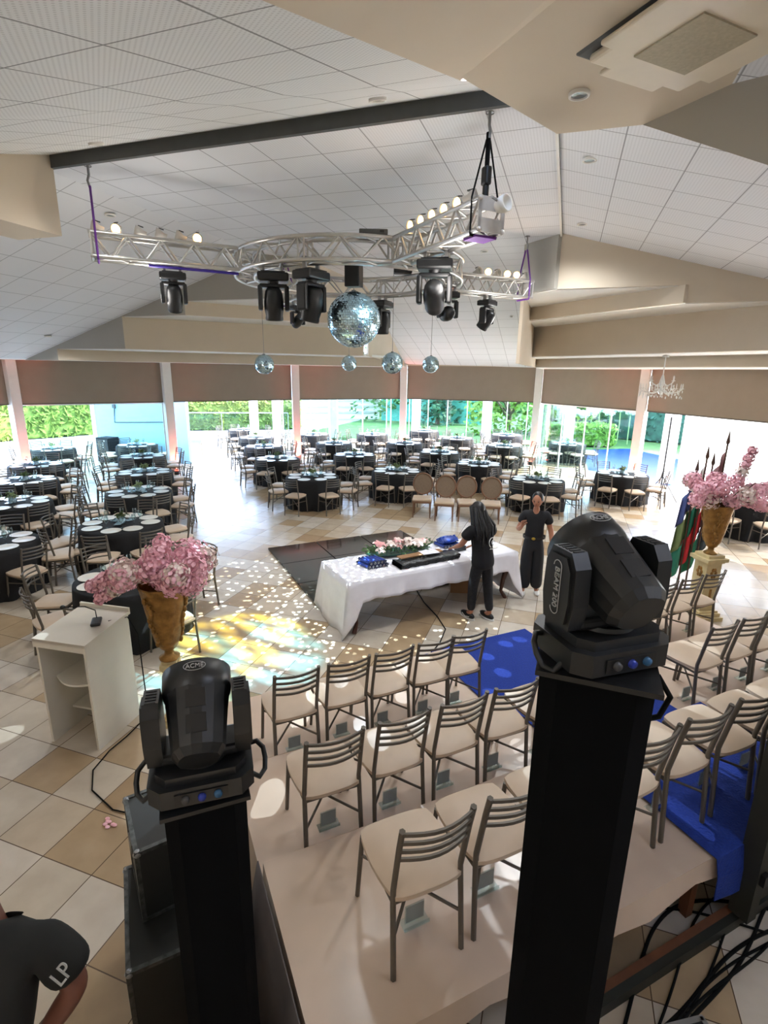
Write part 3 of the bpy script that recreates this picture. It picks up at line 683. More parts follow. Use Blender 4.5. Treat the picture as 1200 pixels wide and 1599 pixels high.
# ------------------------------------------------------------------ dance floor panels
i = 0
for a in range(3):
    for b in range(3):
        c = Vector((-5.25, 8.56, 0))+Vector((.7071, .7071, 0))*(a+.5)*.99+Vector((.7071, -.7071, 0))*(b+.5)*.99
        lab = 'black glossy dance floor panel, %s along the left edge, %s row back' % (ORD[b], ORD[a])
        mb = MB(); mb.box((0, 0, .02), (.975, .975, .04), bev=.006); o = mb.build('dance_floor_panel', m_mirrorfloor, loc=c.to_tuple(), rz=R(45)); tag(o, lab, 'floor panel', 'black dance floor panels')

# ------------------------------------------------------------------ long table
LT = thing('long_table', 'long dark wooden table under a white cloth, holding flowers and blue tubes', 'table', (-1.77, 7.18, 0), R(46.8))
mb = MB(); mb.box((0, 0, .745), (2.8, .86, .035), bev=.01); mb.build('tabletop', m_wood, LT)
for sx in (-1, 1):
    for sy in (-1, 1):
        mb = MB(); mb.tube([(sx*1.28, sy*.36, .73), (sx*1.32, sy*.39, .58), (sx*1.27, sy*.35, .3), (sx*1.25, sy*.34, .12), (sx*1.30, sy*.38, .02), (sx*1.31, sy*.39, .0)], [.06, .055, .034, .026, .034, .03], 8); mb.build('leg', m_wood, LT)
def long_cloth():
    # table-local: x along, y across; camera side is y<0
    hx, hy, zt = 1.43, .46, .772; mb = MB(); n = 60; m_ = 14
    vs = [(-hx+2*hx*i/n, -hy+2*hy*j/m_, zt+.0015*math.sin(i*.9)*math.sin(j)) for j in range(m_+1) for i in range(n+1)]
    mb.add(vs, [(j*(n+1)+i, j*(n+1)+i+1, (j+1)*(n+1)+i+1, (j+1)*(n+1)+i) for j in range(m_) for i in range(n)], True)
    per = []
    for i in range(n+1): per.append((-hx+2*hx*i/n, -hy, 0, -1))
    for i in range(1, m_+1): per.append((hx, -hy+2*hy*i/m_, 1, 0))
    for i in range(1, n+1): per.append((hx-2*hx*i/n, hy, 0, 1))
    for i in range(1, m_): per.append((-hx, hy-2*hy*i/m_, -1, 0))
    vs = []; K = 7
    for i, (x, y, nx_, ny_) in enumerate(per):
        u = abs(x)/hx
        if ny_ == -1: L = .27+.50*max(0, (u-.86)/.14)**1.2
        elif ny_ == 1: L = .62
        else: L = .76 if nx_ < 0 else .72
        L = min(L, .765); cx = max(0, (abs(x)/hx-.93)/.07)
        for k in range(K+1):
            q = k/K; w = .03+.022*math.sin(i*.55)*q+.012*math.sin(i*1.3)*q
            ox = nx_*(w*q+.03*q)+(math.copysign(.12*q, x)*cx if ny_ else 0); oy = ny_*(w*q+.02*q)
            vs.append((x+ox, y+oy, zt-.004-L*q))
    N = len(per)
    mb.add(vs, [(i*(K+1)+k, ((i+1) % N)*(K+1)+k, ((i+1) % N)*(K+1)+k+1, i*(K+1)+k+1) for i in range(N) for k in range(K)], True)
    return mb
o = long_cloth().build('tablecloth', m_wcloth, loc=(-1.77, 7.18, 0), rz=R(46.8)); tag(o, 'white cloth draped over the long table, hanging to the floor at its ends', 'tablecloth')
sm = o.modifiers.new('thickness', 'SOLIDIFY'); sm.thickness = .003
TM = Matrix.Translation((-1.77, 7.18, .775)) @ Matrix.Rotation(R(46.8), 4, 'Z')
def onT(x, y, z=0): return TM @ Vector((x, y, z))
# blue tubes
tube0 = None
def tube_at(x, y, z, rz, label, group):
    global tube0
    p = onT(x, y, z); ang = R(46.8)+rz
    if tube0 is None:
        tube0 = thing('diploma_tube', label, 'tube', p.to_tuple(), ang, group)
        mb = MB(); mb.lathe([(.0245, -.13), (.0245, .13)], 16, M=Matrix.Rotation(R(90), 4, 'X')); mb.lathe([(.0245, .13), (1e-3, .13)], 16, M=Matrix.Rotation(R(90), 4, 'X')); mb.build('body', m_bluetube, tube0)
        for sy in (-1, 1):
            mb = MB(); mb.lathe([(.0258, -.015), (.0258, .015), (.018, .016), (.018, .006), (1e-3, .006)] if sy < 0 else [(.0258, .015), (.0258, -.015), (.018, -.016), (.018, -.006), (1e-3, -.006)], 16, M=Matrix.Translation((0, -sy*-.125, 0)) @ Matrix.Rotation(R(90), 4, 'X')); mb.build('cap', mat('dark_blue_cap', (20, 30, 70), .5), tube0)
            mb = MB(); mb.lathe([(.008, 0), (.017, 0)], 14, M=Matrix.Translation((0, sy*.142, 0)) @ Matrix.Rotation(R(90), 4, 'X')); mb.build('label_ring', m_steel, tube0)
        freeze(tube0)
    else: dup(tube0, p.to_tuple(), ang, label, group)
for k in range(6): tube_at(-.98+.055*k, -.0, .027, R(12), 'blue tube, %s from the left in the bottom layer of the left pile' % ORD[k], 'blue tubes piled at the left end')
for k in range(5): tube_at(-.955+.055*k, -.0, .075, R(12), 'blue tube, %s from the left in the top layer of the left pile' % ORD[k], 'blue tubes piled at the left end')
for k in range(6): tube_at(.48+.055*k, .26, .027, R(5), 'blue tube, %s from the left in the right pile' % ORD[k], 'blue tubes piled at the right end')
mb = MB(); mb.ball((0, 0, .04), (.19, .12, .055), 18, 8)
for k in range(5): mb.tube([(-.16+.07*k, -.1, .03), (-.15+.07*k, 0, .09), (-.14+.07*k, .1, .03)], .016, 6)
o = mb.build('blue_bag', m_bluetube, loc=onT(.62, .26, .055).to_tuple(), rz=R(50)); tag(o, 'shiny blue fabric bag lying on the right pile of tubes', 'bag')
# black garment bags with kraft paper
t = thing('garment_bag', 'stack of folded black plastic garment bags on the white cloth', 'bag', onT(-.08, -.2, 0).to_tuple(), R(48))
for k in range(3):
    mb = MB(); n = 24; vs = []
    for i in range(n+1):
        for j in range(5):
            u = -1+2*i/n; v = -1+2*j/4
            vs.append((u*.5+.01*k, v*.13+.01*math.sin(i*1.7+k), .012+.024*k+(.016*(1-v*v))+.006*math.sin(i*2.1+j*1.3+k)+(.03*max(0, u-.8) if k == 2 else 0)))
    top = len(vs); vs += [(p[0], p[1], max(.001, p[2]-.024)) for p in vs]
    f = [(i*5+j, (i+1)*5+j, (i+1)*5+j+1, i*5+j+1) for i in range(n) for j in range(4)]
    f2 = [tuple(top+a for a in q[::-1]) for q in f]
    mb.add(vs, f+f2+[(i*5, (i+1)*5, top+(i+1)*5, top+i*5) for i in range(n)]+[(i*5+4, (i+1)*5+4, top+(i+1)*5+4, top+i*5+4) for i in range(n)], True)
    mb.build('folded_bag', mat('glossy_black_plastic', (20, 20, 22), .25, var=.3, scale=25, bump=.6), t)
mb = MB(); mb.box((-.05, .075, .098), (.72, .12, .012)); o = mb.build('kraft_envelope', m_cardboard, loc=onT(-.08, -.2, 0).to_tuple(), rz=R(48)); tag(o, 'brown kraft paper strip on top of the black bags', 'paper')
mb = MB(); mb.box((.1, .06, .107), (.27, .17, .003), rz=R(-8)); o = mb.build('paper_sheet', m_wcloth, loc=onT(-.08, -.2, 0).to_tuple(), rz=R(50)); tag(o, 'white paper sheet lying on the brown kraft paper', 'paper')
mb = MB(); mb.box((0, 0, .002), (.3, .21, .003)); o = mb.build('paper_sheet', m_white, loc=onT(1.12, -.1, 0).to_tuple(), rz=R(60)); tag(o, 'white paper at the right end of the long table', 'paper')
mb = MB(); mb.box((0, 0, .035), (.16, .1, .07), bev=.005); o = mb.build('small_box', m_black, loc=onT(.66, -.02, 0).to_tuple(), rz=R(50)); tag(o, 'small dark box in front of the woman with long hair', 'box')
# flower boat
t = thing('flower_arrangement', 'low arrangement of pale lilies and roses in a green boat-shaped dish', 'flowers', onT(-.28, .26, 0).to_tuple(), R(42))
mb = MB(); mb.lathe([(1e-3, 0), (.6, .0), (1.0, .05), (.97, .055), (.58, .012), (1e-3, .012)], 32, M=Matrix.Diagonal((.52, .17, 1, 1))); mb.build('dish', mat('dark_green_dish', (20, 72, 62), .4), t)
rnd = random.Random(11); mb = MB()
for k in range(260):
    a = rnd.uniform(0, 6.28); r = rnd.uniform(.3, 1.05); p = Vector((math.cos(a)*r*.52, math.sin(a)*r*.17, .04+rnd.uniform(0, .1))); d = Vector((math.cos(a), math.sin(a)*.5, rnd.uniform(-.2, .7))).normalized()*rnd.uniform(.04, .1); b = d.orthogonal().normalized()*.014
    mb.add([p, p+d*.5+b, p+d, p+d*.5-b], [(0, 1, 2, 3)])
mb.build('leaves', m_leaf, t)
def blossom(mb, c, s, rnd, lily=True):
    n = 6 if lily else 9
    ax = Vector((rnd.uniform(-.6, .6), rnd.uniform(-.8, .3), 1)).normalized(); e = ax.orthogonal().normalized(); g = ax.cross(e)
    for k in range(n):
        w = 2*math.pi*k/n+rnd.uniform(-.2, .2); d = e*math.cos(w)+g*math.sin(w); h = ax.cross(d); L = s*rnd.uniform(.8, 1.1); wd = s*.3
        c0, c1, c2, c3 = c, c+d*L*.5+ax*L*.25, c+d*L*.85+ax*L*.15, c+d*L*1.05-ax*L*.05
        mb.add([c0, c1+h*wd, c1-h*wd, c1+ax*wd*.2, c2+h*wd*.8, c2-h*wd*.8, c3], [(0, 1, 3), (0, 3, 2), (1, 4, 3), (2, 3, 5), (3, 4, 6), (3, 6, 5)], True)
for col, nm, pc in (((244, 226, 218), 'cream_lily', .5), ((238, 176, 176), 'pink_rose', .5)):
    mm = mat(nm, col, .6, var=.12, scale=20)
    for k in range(9):
        mb = MB(); u = rnd.uniform(-.85, .85); c = Vector((0, 0, 0))
        blossom(mb, c, .085, rnd); blossom(mb, c+Vector((0, 0, .012)), .055, rnd, False)
        o = mb.build('blossom', mm, t, loc=(u*.48, rnd.uniform(-.11, .1)*(1-abs(u)*.4), .13+rnd.uniform(-.01, .06)))
# cardboard box, cable
t = thing('cardboard_box', 'brown cardboard carton on the floor under the long table', 'box', (-1.3, 7.95, 0), R(15))
mb = MB(); mb.box((0, 0, .17), (.38, .3, .34), bev=.004); mb.build('carton', m_cardboard, t)
mb = MB(); mb.tube([(.192, .0, .24)]+[(.193, .06*math.sin(a), .18+.06*math.cos(a)) for a in [i*.52 for i in range(13)]], .004, 4); mb.build('printed_mark', mat('brown_print', (90, 60, 40), .8), t)
mb = MB(); mb.tube([(-2.0, 7.7, .008), (-1.75, 7.25, .008), (-1.45, 6.85, .008), (-1.25, 6.5, .008), (-1.24, 6.1, .008), (-1.28, 5.85, .008), (-1.2, 5.5, .008), (-1.05, 5.2, .008)], .008, 6)
tag(mb.build('power_cable', m_cable), 'black cable running from under the long table to the platform', 'cable')

# ------------------------------------------------------------------ oval-back chairs
ov = None
for k, x in enumerate((-3.06, -2.48, -1.97, -1.42)):
    lab = 'oval cane-back chair, %s from the left of four facing the platform' % ORD[k]
    loc = (x, 12.12+(0, -.1, .05, .1)[k], 0); rz = R(180+12)
    if ov is None:
        ov = thing('oval_back_chair', lab, 'chair', loc, rz, 'oval cane-back chairs')
        mw = mat('limed_oak', (118, 84, 60), .5, var=.12)
        mb = MB(); mb.box((0, .0, .445), (.46, .44, .07), bev=.03); mb.build('seat', m_seat, ov)
        mb = MB(); mb.box((0, 0, .39), (.47, .45, .05), bev=.015); mb.build('seat_frame', mw, ov)
        for sx in (-1, 1):
            mb = MB(); mb.tube([(sx*.2, .19, .38), (sx*.205, .2, 0)], [.024, .013], 8); mb.build('leg', mw, ov)
            mb = MB(); mb.tube([(sx*.19, -.19, .38), (sx*.2, -.24, 0)], [.024, .015], 8); mb.build('leg', mw, ov)
        mb = MB(); N = 28
        ring = [(.235*math.cos(2*math.pi*i/N), -.215-.10*(.29*math.sin(2*math.pi*i/N)+.29), .76+.255*math.sin(2*math.pi*i/N)) for i in range(N+1)]
        mb.tube(ring, .02, 7, cap=False); mb.tube([(-.12, -.2, .4), (-.12, -.21, .54)], .018, 6); mb.tube([(.12, -.2, .4), (.12, -.21, .54)], .018, 6); mb.build('back_frame', mw, ov)
        mb = MB(); mb.add([(0, -.245, .76)]+[(p[0]*.95, p[1], .76+(p[2]-.76)*.95) for p in ring[:-1]], [(0, i+1, (i+1) % N+1) for i in range(N)])
        mb.build('cane_panel', mat('cane', (122, 104, 86), .8, var=.2, scale=90), ov); freeze(ov)
    else: dup(ov, loc, rz+R((0, -3, 4, -5)[k]), lab)

# ------------------------------------------------------------------ lectern and microphone
lx = Vector((.995, .06, 0)).normalized(); lyv = Vector((-.06, .995, 0)); LR = math.atan2(.07, 1)
t = thing('lectern', 'white lectern with open shelves on its near side', 'lectern', (-4.04, 3.33, 0), math.atan2(.05, .51))
w, d, h = .52, .56, 1.08
for sx in (-1, 1):
    mb = MB(); mb.slab([(sx*w/2, -d/2, 0), (sx*w/2, d/2, 0), (sx*w/2, d/2, h+.03), (sx*w/2, -d/2, h-.02)], (-sx, 0, 0), .022); mb.build('side_panel', m_lectern, t)
mb = MB(); mb.box((0, d/2-.011, h/2), (w-.044, .022, h)); mb.build('back_panel', m_lectern, t)
mb = MB(); mb.slab([(-w/2-.015, -d/2-.015, h-.03), (w/2+.015, -d/2-.015, h-.03), (w/2+.015, d/2+.015, h+.03), (-w/2-.015, d/2+.015, h+.03)], (0, 0, 1), .03); mb.build('top', m_lectern, t)
mb = MB(); mb.box((0, -d/2-.004, h-.045), (w+.03, .022, .075)); mb.build('top_rail', m_lectern, t)
mb = MB(); mb.box((0, d/2+.005, h+.075), (w+.03, .02, .04)); mb.build('lip', m_lectern, t)
mb = MB(); n = 12; poly = [(-w/2+.022, d/2-.02)]+[(-w/2+.022+(w-.044)*i/n, -d/2+.14-.10*math.sin(math.pi*i/n)) for i in range(n+1)]+[(w/2-.022, d/2-.02)]; mb.prism(poly, .60, .62); mb.build('shelf', m_lectern, t)
mb = MB(); mb.box((0, .12, .21), (w-.044, d-.28, .02)); mb.build('shelf', m_lectern, t)
# gooseneck microphone
t = thing('gooseneck_microphone', 'black gooseneck microphone on its base, lying on the lectern top', 'microphone', (-3.93, 3.38, 1.115), R(40))
mb = MB(); mb.box((0, 0, .014), (.085, .16, .03), bev=.012); mb.build('base', m_black, t)
mb = MB(); mb.tube([(0, .05, .03), (-.01, .09, .09), (-.1, .14, .12), (-.22, .2, .11), (-.28, .23, .10)], .005, 6); mb.build('gooseneck', m_cable, t)
mb = MB(); mb.ball((-.30, .24, .10), (.024, .024, .02), 10, 8); mb.build('capsule', m_black, t)
mb = MB(); mb.tube([(-3.85, 3.44, 1.12), (-3.78, 3.6, 1.1), (-3.74, 3.66, .9), (-3.73, 3.66, .3), (-3.70, 3.64, .012), (-3.66, 3.3, .01), (-3.66, 3.1, .01), (-3.60, 2.86, .01), (-3.42, 2.68, .01), (-3.1, 2.58, .01), (-2.7, 2.62, .01), (-2.3, 2.5, .01)], .006, 6)
tag(mb.build('microphone_cable', m_cable), 'thin black cable trailing from the lectern across the floor', 'cable')
mb = MB(); rnd = random.Random(3)
for k in range(7):
    p = Vector((rnd.uniform(-.05, .05), rnd.uniform(-.04, .04), .012)); mb.ball(p, (.022, .016, .008), 7, 5)
tag(mb.build('fallen_petals', m_pink, loc=(-3.02, 2.47, 0)), 'pink petals fallen on the tiles beside the lectern cable', 'petals')

# ------------------------------------------------------------------ urns with blossom
def urn(x, y, zb, scale, label, plabel, flabel, seed, rx, ry, rz_, cz, lean, ps=1.):
    if zb > .3:
        p = thing('pedestal', plabel, 'pedestal', (x, y, 0), R(30)); p.scale = (ps, ps, 1)
        mb = MB(); mb.box((0, 0, .03), (.42, .42, .06)); mb.box((0, 0, .09), (.36, .36, .05)); mb.box((0, 0, .13), (.31, .31, .03)); mb.build('plinth', m_pedestal, p)
        mb = MB(); mb.box((0, 0, zb/2+.02), (.24, .24, zb-.26), bev=.01); mb.build('shaft', m_pedestal, p)
        mb = MB(); mb.box((0, 0, zb-.12), (.28, .28, .03)); mb.box((0, 0, zb-.085), (.34, .34, .05)); mb.box((0, 0, zb-.045), (.26, .26, .05)); mb.build('capital', m_pedestal, p)
        for rr in (0, 90, 180, 270):
            mb = MB()
            for q in range(6): mb.ball((.125+.0, .035*math.cos(q*1.05), zb*.72+.055*math.sin(q*1.05)), (.012, .024, .03), 7, 5)
            mb.box((.125, 0, zb*.36), (.014, .03, .24))
            o = mb.build('carved_ornament', m_gold, p); o.rotation_euler.z = R(rr)
    v = thing('urn', label, 'vase', (x, y, zb-.02), 0)
    s = scale; prof = [(1e-3, 0), (.09*s, 0), (.095*s, .02*s), (.045*s, .05*s), (.04*s, .09*s), (.075*s, .12*s), (.115*s, .20*s), (.145*s, .36*s), (.17*s, .52*s), (.19*s, .66*s), (.205*s, .74*s), (.215*s, .76*s), (.20*s, .76*s), (.17*s, .6*s)]
    mb = MB(); mb.lathe(prof, 36, fn=lambda w, i, z: 1+.015*math.sin(8*w) if 5 < i < 11 else 1); mb.build('body', m_gold, v)
    rnd = random.Random(seed)
    for a0 in (0.4, 2.5, 4.6):
        mb = MB()
        for k in range(10):
            z = (.2+.05*k)*s; r = (.118+.0105*k*.9)*s; a = a0+.16*math.sin(k*1.1); mb.ball((r*math.cos(a), r*math.sin(a), z), (.022*s, .022*s, .034*s), 7, 5)
            mb.tube([(r*math.cos(a), r*math.sin(a), z), ((r+.012)*math.cos(a+.14), (r+.012)*math.sin(a+.14), z+.03*s), (r*math.cos(a+.2), r*math.sin(a+.2), z+.01)], .006, 4)
        mb.build('relief_ornament', m_gold, v)
    f = thing('flower_bouquet', flabel, 'flowers', (x+RX.x*.04, y+RX.y*.04, zb+.70*s), 0)
    mb = MB()
    for k in range(14):
        a = rnd.uniform(0, 6.28); r = rnd.uniform(.3, .8); mb.tube([(0, 0, -.2*s), (math.cos(a)*rx*r*.3, math.sin(a)*ry*r*.3, .1), (math.cos(a)*rx*r, math.sin(a)*ry*r, rnd.uniform(.1, .4))], .006, 5)
    mb.build('stems', mat('brown_stem', (88, 62, 44), .8), f)
    clumps = []
    for k in range(34):
        a = rnd.uniform(0, 6.28); r = rnd.uniform(.1, 1.)**.6; z = cz+rz_*rnd.uniform(-1, 1)*math.sqrt(max(0, 1-r*r*.8)); clumps.append((Vector((math.cos(a)*r*rx, math.sin(a)*ry*r, z)), rnd.uniform(.09, .15)))
    for dx, dy, z0, L in lean:
        for k in range(6): clumps.append((Vector((dx*(.6+L*k/6), dy*(.6+L*k/6), z0[0]+(z0[1]-z0[0])*k/5)), .10-.008*k))
    pk, wh = MB(), MB()
    for c, r in clumps:
        tgt = wh if rnd.random() < .2 else pk
        for k in range(120):
            u = Vector((rnd.gauss(0, 1), rnd.gauss(0, 1), rnd.gauss(0, 1))).normalized(); p = c+u*r*rnd.uniform(.55, 1); s2 = rnd.uniform(.012, .024)
            e = u.orthogonal().normalized(); e = (Matrix.Rotation(rnd.uniform(0, 6.28), 3, u) @ e); g = u.cross(e)
            cup = u*s2*rnd.uniform(.2, .7)
            tgt.add([p, p+e*s2+cup, p+(e*.3+g)*s2+cup*.7, p+(-e*.8+g*.5)*s2+cup, p+(-e*.8-g*.6)*s2+cup*.8, p+(e*.3-g)*s2+cup], [(0, 1, 2), (0, 2, 3), (0, 3, 4), (0, 4, 5), (0, 5, 1)], True)
    a = pk.build('pink_blossom', m_pink, f); a['kind'] = 'stuff'
    b = wh.build('cream_blossom', m_palepink, f); b['kind'] = 'stuff'
RX = Vector((math.cos(HALL_YAW), math.sin(HALL_YAW), 0))   # camera right, in the hall frame
urn(-3.38, 3.66, .73, 1.02, 'tapered gold urn with relief ornament standing behind the lectern', 'cream pedestal carrying the left gold urn', 'pink and cream blossom spilling to the left from the near urn', 21, .42, .42, .2, .22,
    [(-RX.x*.5, -RX.y*.5, (.12, -.12), .8), (-RX.x*.5, -RX.y*.5-.1, (.2, .05), .7), (RX.x*.34, RX.y*.34, (.3, .34), .6)], .5)
urn(2.17, 8.2, 1.0, .95, 'tapered gold urn on a cream pedestal at the right end of the platform', 'cream carved pedestal at the right end of the platform', 'pink blossom in the right urn, sprays reaching up and right', 22, .5, .45, .2, .22,
    [(RX.x*.5, RX.y*.5, (.1, -.02), 1.0), (RX.x*.5, RX.y*.5, (.22, .32), .9), (RX.x*.25, RX.y*.25, (.3, .78), .6)])

# ------------------------------------------------------------------ flags
for k, (dx, h, cols, lab) in enumerate(((0, 2.0, [(70, 84, 140), (120, 140, 90), (50, 130, 108)], 'green, blue and yellow flag on a dark pole, leftmost of four'),
        (.13, 2.2, [(230, 226, 220), (22, 120, 96), (200, 40, 50)], 'white, green and red flag on the second pole from left'),
        (.24, 2.1, [(60, 110, 90), (200, 40, 50), (40, 130, 100)], 'red and green flag on the third pole from left'), (.42, 2.42, [(160, 120, 120), (120, 90, 100), (90, 100, 110)], 'greyish furled flag on the tallest pole'))):
    t = thing('flag', lab, 'flag', (2.02+dx*.95, 9.05+dx*.5, 0), R(15), 'flags behind the right urn')
    mb = MB(); mb.tube([(0, 0, 0), (0, 0, h)], .014, 8); mb.lathe([(.02, h), (.03, h+.03), (.018, h+.1), (1e-3, h+.22)], 8); mb.lathe([(.11, 0), (.11, .04), (.02, .06)], 16); mb.build('pole', mat('dark_pole', (80, 56, 46), .5), t)
    for q, cc in enumerate(cols):
        mb = MB(); vs = []
        for i in range(13):
            for j in range(7):
                u = i/12; v = j/6; z = h-.12-(q+v)/3*1.45-.35*u; x = -.012-.26*u*(.5+.5*(q+v)/3); vs.append((x, .04*math.sin(u*9+q), z))
        mb.add(vs, [(i*7+j, i*7+j+1, (i+1)*7+j+1, (i+1)*7+j) for i in range(12) for j in range(6)], True)
        o = mb.build('flag_cloth', mat('flag_%d_%d_%d' % cc, cc, .7, var=.08), t); sm = o.modifiers.new('thickness', 'SOLIDIFY'); sm.thickness = .003

# ------------------------------------------------------------------ tripod stand, curtains, chandelier, vent
t = thing('tripod_stand', 'tall black tripod stand in front of the white curtain', 'stand', (2.75, 15.9, 0), 0)
mb = MB(); mb.tube([(0, 0, .15), (0, 0, 2.35)], .018, 8); mb.build('pole', m_black, t)
for a in (0, 120, 240):
    mb = MB(); mb.tube([(0, 0, .75), (.5*math.cos(R(a+20)), .5*math.sin(R(a+20)), .012)], .012, 6); mb.tube([(0, 0, .2), (.34*math.cos(R(a+20)), .34*math.sin(R(a+20)), .24)], .008, 5); mb.build('leg', m_black, t)
for i, (p, q, f0, lab) in enumerate(((C[5], C[6], .28, 'white sheer curtain with folds right of the tripod stand'), (C[6], C[7], 0., 'white sheer curtain at the right edge behind the blossom'))):
    p = Vector(p+(0,)); q = Vector(q+(0,)); d = (q-p).normalized(); n = Vector((-d.y, d.x, 0)); L = (q-p).length; mb = MB(); N = 130; vs = []
    for k in range(N+1):
        u = f0+(1-f0)*k/N; w = .05*math.sin(k*.75)+.03*math.sin(k*.31)
        for z, m_ in ((2.5, .5), (1.2, 1.), (.02, 1.25)): vs.append(p+d*L*u+n*(.32+w*m_)+Vector((0, 0, z)))
    mb.add(vs, [(3*k+j, 3*k+3+j, 3*k+4+j, 3*k+1+j) for k in range(N) for j in range(2)], True)
    tag(mb.build('sheer_curtain', m_sheer), lab, 'curtain', 'sheer curtains')
t = thing('chandelier', 'crystal chandelier hanging at the right under the beige soffit', 'chandelier', (1.9, 12.6, 3.22), 0)
mb = MB(); mb.tube([(0, 0, 0), (0, 0, .56)], .012, 6); mb.lathe([(.07, .56), (.06, .60), (1e-3, .61)], 12); mb.lathe([(1e-3, -.22), (.05, -.16), (.03, -.05), (.06, .05), (.02, .2)], 12); mb.build('stem', mat('crystal_white', (226, 226, 222), .1, spec=.9), t)
for tier, n, r, z in ((0, 10, .40, -.08), (1, 6, .24, .08)):
    for k in range(n):
        a = 2*math.pi*k/n+tier*.3; ca, sa = math.cos(a), math.sin(a); mb = MB()
        mb.tube([(0, 0, z-.02), (ca*r*.5, sa*r*.5, z-.09), (ca*r*.85, sa*r*.85, z-.05), (ca*r, sa*r, z)], .009, 6); mb.lathe([(1e-3, 0), (.035, .005), (.03, .015), (.01, .02)], 10, c=(ca*r, sa*r, z)); mb.lathe([(.01, .02), (.01, .09), (1e-3, .12)], 8, c=(ca*r, sa*r, z)); mb.build('arm', mat('crystal_white', (0, 0, 0)), t)
mb = MB(); rnd = random.Random(2)
for k in range(120):
    a = rnd.uniform(0, 6.28); r = rnd.choice((.40, .24, .33, .12)); z = (-.1 if r > .3 else .02)-rnd.uniform(.02, .16); mb.ball((r*math.cos(a), r*math.sin(a), z), (.011, .011, .026), 6, 4)
o = mb.build('crystal_drops', mat('crystal_white', (0, 0, 0)), t); o['kind'] = 'stuff'
d = Vector((-.7071, .7071, 0)); n = Vector((-.7071, -.7071, 0))
mid = (Vector((1.94, 11.86, 4.21))+Vector((2.87, 10.93, 4.19)))/2
t = thing('air_vent', 'long grey louvred air vent in the beige soffit, upper right', 'vent', (mid+n*.01).to_tuple(), R(-45))
L = 1.31; mb = MB(); mb.box((0, 0, .095), (L+.06, .03, .025)); mb.box((0, 0, -.095), (L+.06, .03, .025)); 
for k in range(4): mb.box((-L/2+L*k/3, 0, 0), (.025, .03, .2))
mb.build('frame', m_beige, t)
mb = MB(); mb.box((0, .004, 0), (L, .01, .18)); mb.build('backing', m_darkgrey, t)
for k in range(6):
    mb = MB(); mb.box((0, -.006, -.07+.028*k), (L, .012, .010)); mb.build('louvre', m_grey, t)

# ------------------------------------------------------------------ ceiling fittings
t = thing('air_conditioner', 'white square cassette air conditioner set in the ceiling, top right', 'air conditioner', (.53, 4.14, 5.38), R(43))
mb = MB(); mb.box((0, 0, .04), (.98, .98, .1), bev=.03); mb.build('housing', m_darkgrey, t)
mb = MB(); mb.box((0, 0, -.035), (.84, .84, .05), bev=.03); mb.build('panel', mat('ivory_plastic', (226, 216, 196), .45, var=.02), t)
mb = MB(); mb.box((0, 0, -.064), (.46, .46, .012)); mb.build('grille', mat('filter_mesh', (176, 168, 146), .8, var=.08, scale=40), t)
for k in range(4):
    T = Matrix.Rotation(R(90*k), 4, 'Z'); mb = MB(); mb.box((0, -.44, -.045), (.5, .11, .03), M=T, bev=.012); mb.build('air_flap', mat('ivory_plastic', (0, 0, 0)), t)
def downlight(x, y, z, lab, n=(0, 0, -1), r=.075, lit=False):
    t = thing('downlight', lab, 'light', (x, y, z), 0, 'recessed ceiling downlights'); q = Vector(n).to_track_quat('Z', 'Y'); t.rotation_euler = q.to_euler()
    mb = MB(); mb.lathe([(r, -.01), (r, .012), (r*.8, .014), (r*.72, -.01)], 24); mb.build('trim_ring', m_white, t)
    if r > .06: lamp('ceiling_fill', 'SPOT', (x, y, z-.06), 12 if y < 5.5 else 60, (.93, .97, 1), to=(x, y, 0), spot_size=R(150), spot_blend=1., shadow_soft_size=.12)  # fill added under downlights and grilles alike to brighten the hall
    mb = MB(); mb.lathe([(1e-3, .0), (r*.45, .002), (r*.74, .004)], 18); mb.build('bulb', mat('bulb_dark', (120, 126, 128), .15, spec=.8) if not lit else m_amber, t)
for a in (((-.11, 4.67, 5.37), 'round chrome downlight on the octagonal soffit beside the air conditioner'), ((.01, 6.7, zr(.01)+.01), 'round downlight in the right ceiling slope, nearer one'), ((.0, 9.3, zr(0)+.01), 'round downlight in the right ceiling slope, farther one'),
          ((-1.73, 11.06, 5.67), 'round speaker grille in the ceiling behind the truss'), ((-6.5, 6.75, zl(-6.5)-.02), 'round grille in the ceiling above the truss left end'), ((-11.3, 9.5, zl(-11.3)-.02), 'small downlight low on the left ceiling slope')): downlight(*a[0], a[1])
for a in ((-1.7, 4.78), (-4.75, 4.85)): downlight(a[0], a[1], znear(a[1])-.01, 'round grille in the near perforated ceiling, %s' % ('right one' if a[0] > -3 else 'left one'), n=(0, .3, -1))
for k, (x, y) in enumerate(((.6, 11.05), (-.2, 13.4))): downlight(x, y, (4.825, 4.555)[k], 'small downlight under the stepped right soffit, %s step' % ('upper', 'lower')[k], r=.05)
for k, (x, y) in enumerate(((-3.6, 16.5), (-1.7, 16.6), (-1.4, 20.0))): downlight(x, y, ab(y)-.01, 'small downlight on the far ceiling slope, %s from left' % ORD[k], n=(0, -.3, -1), r=.05)

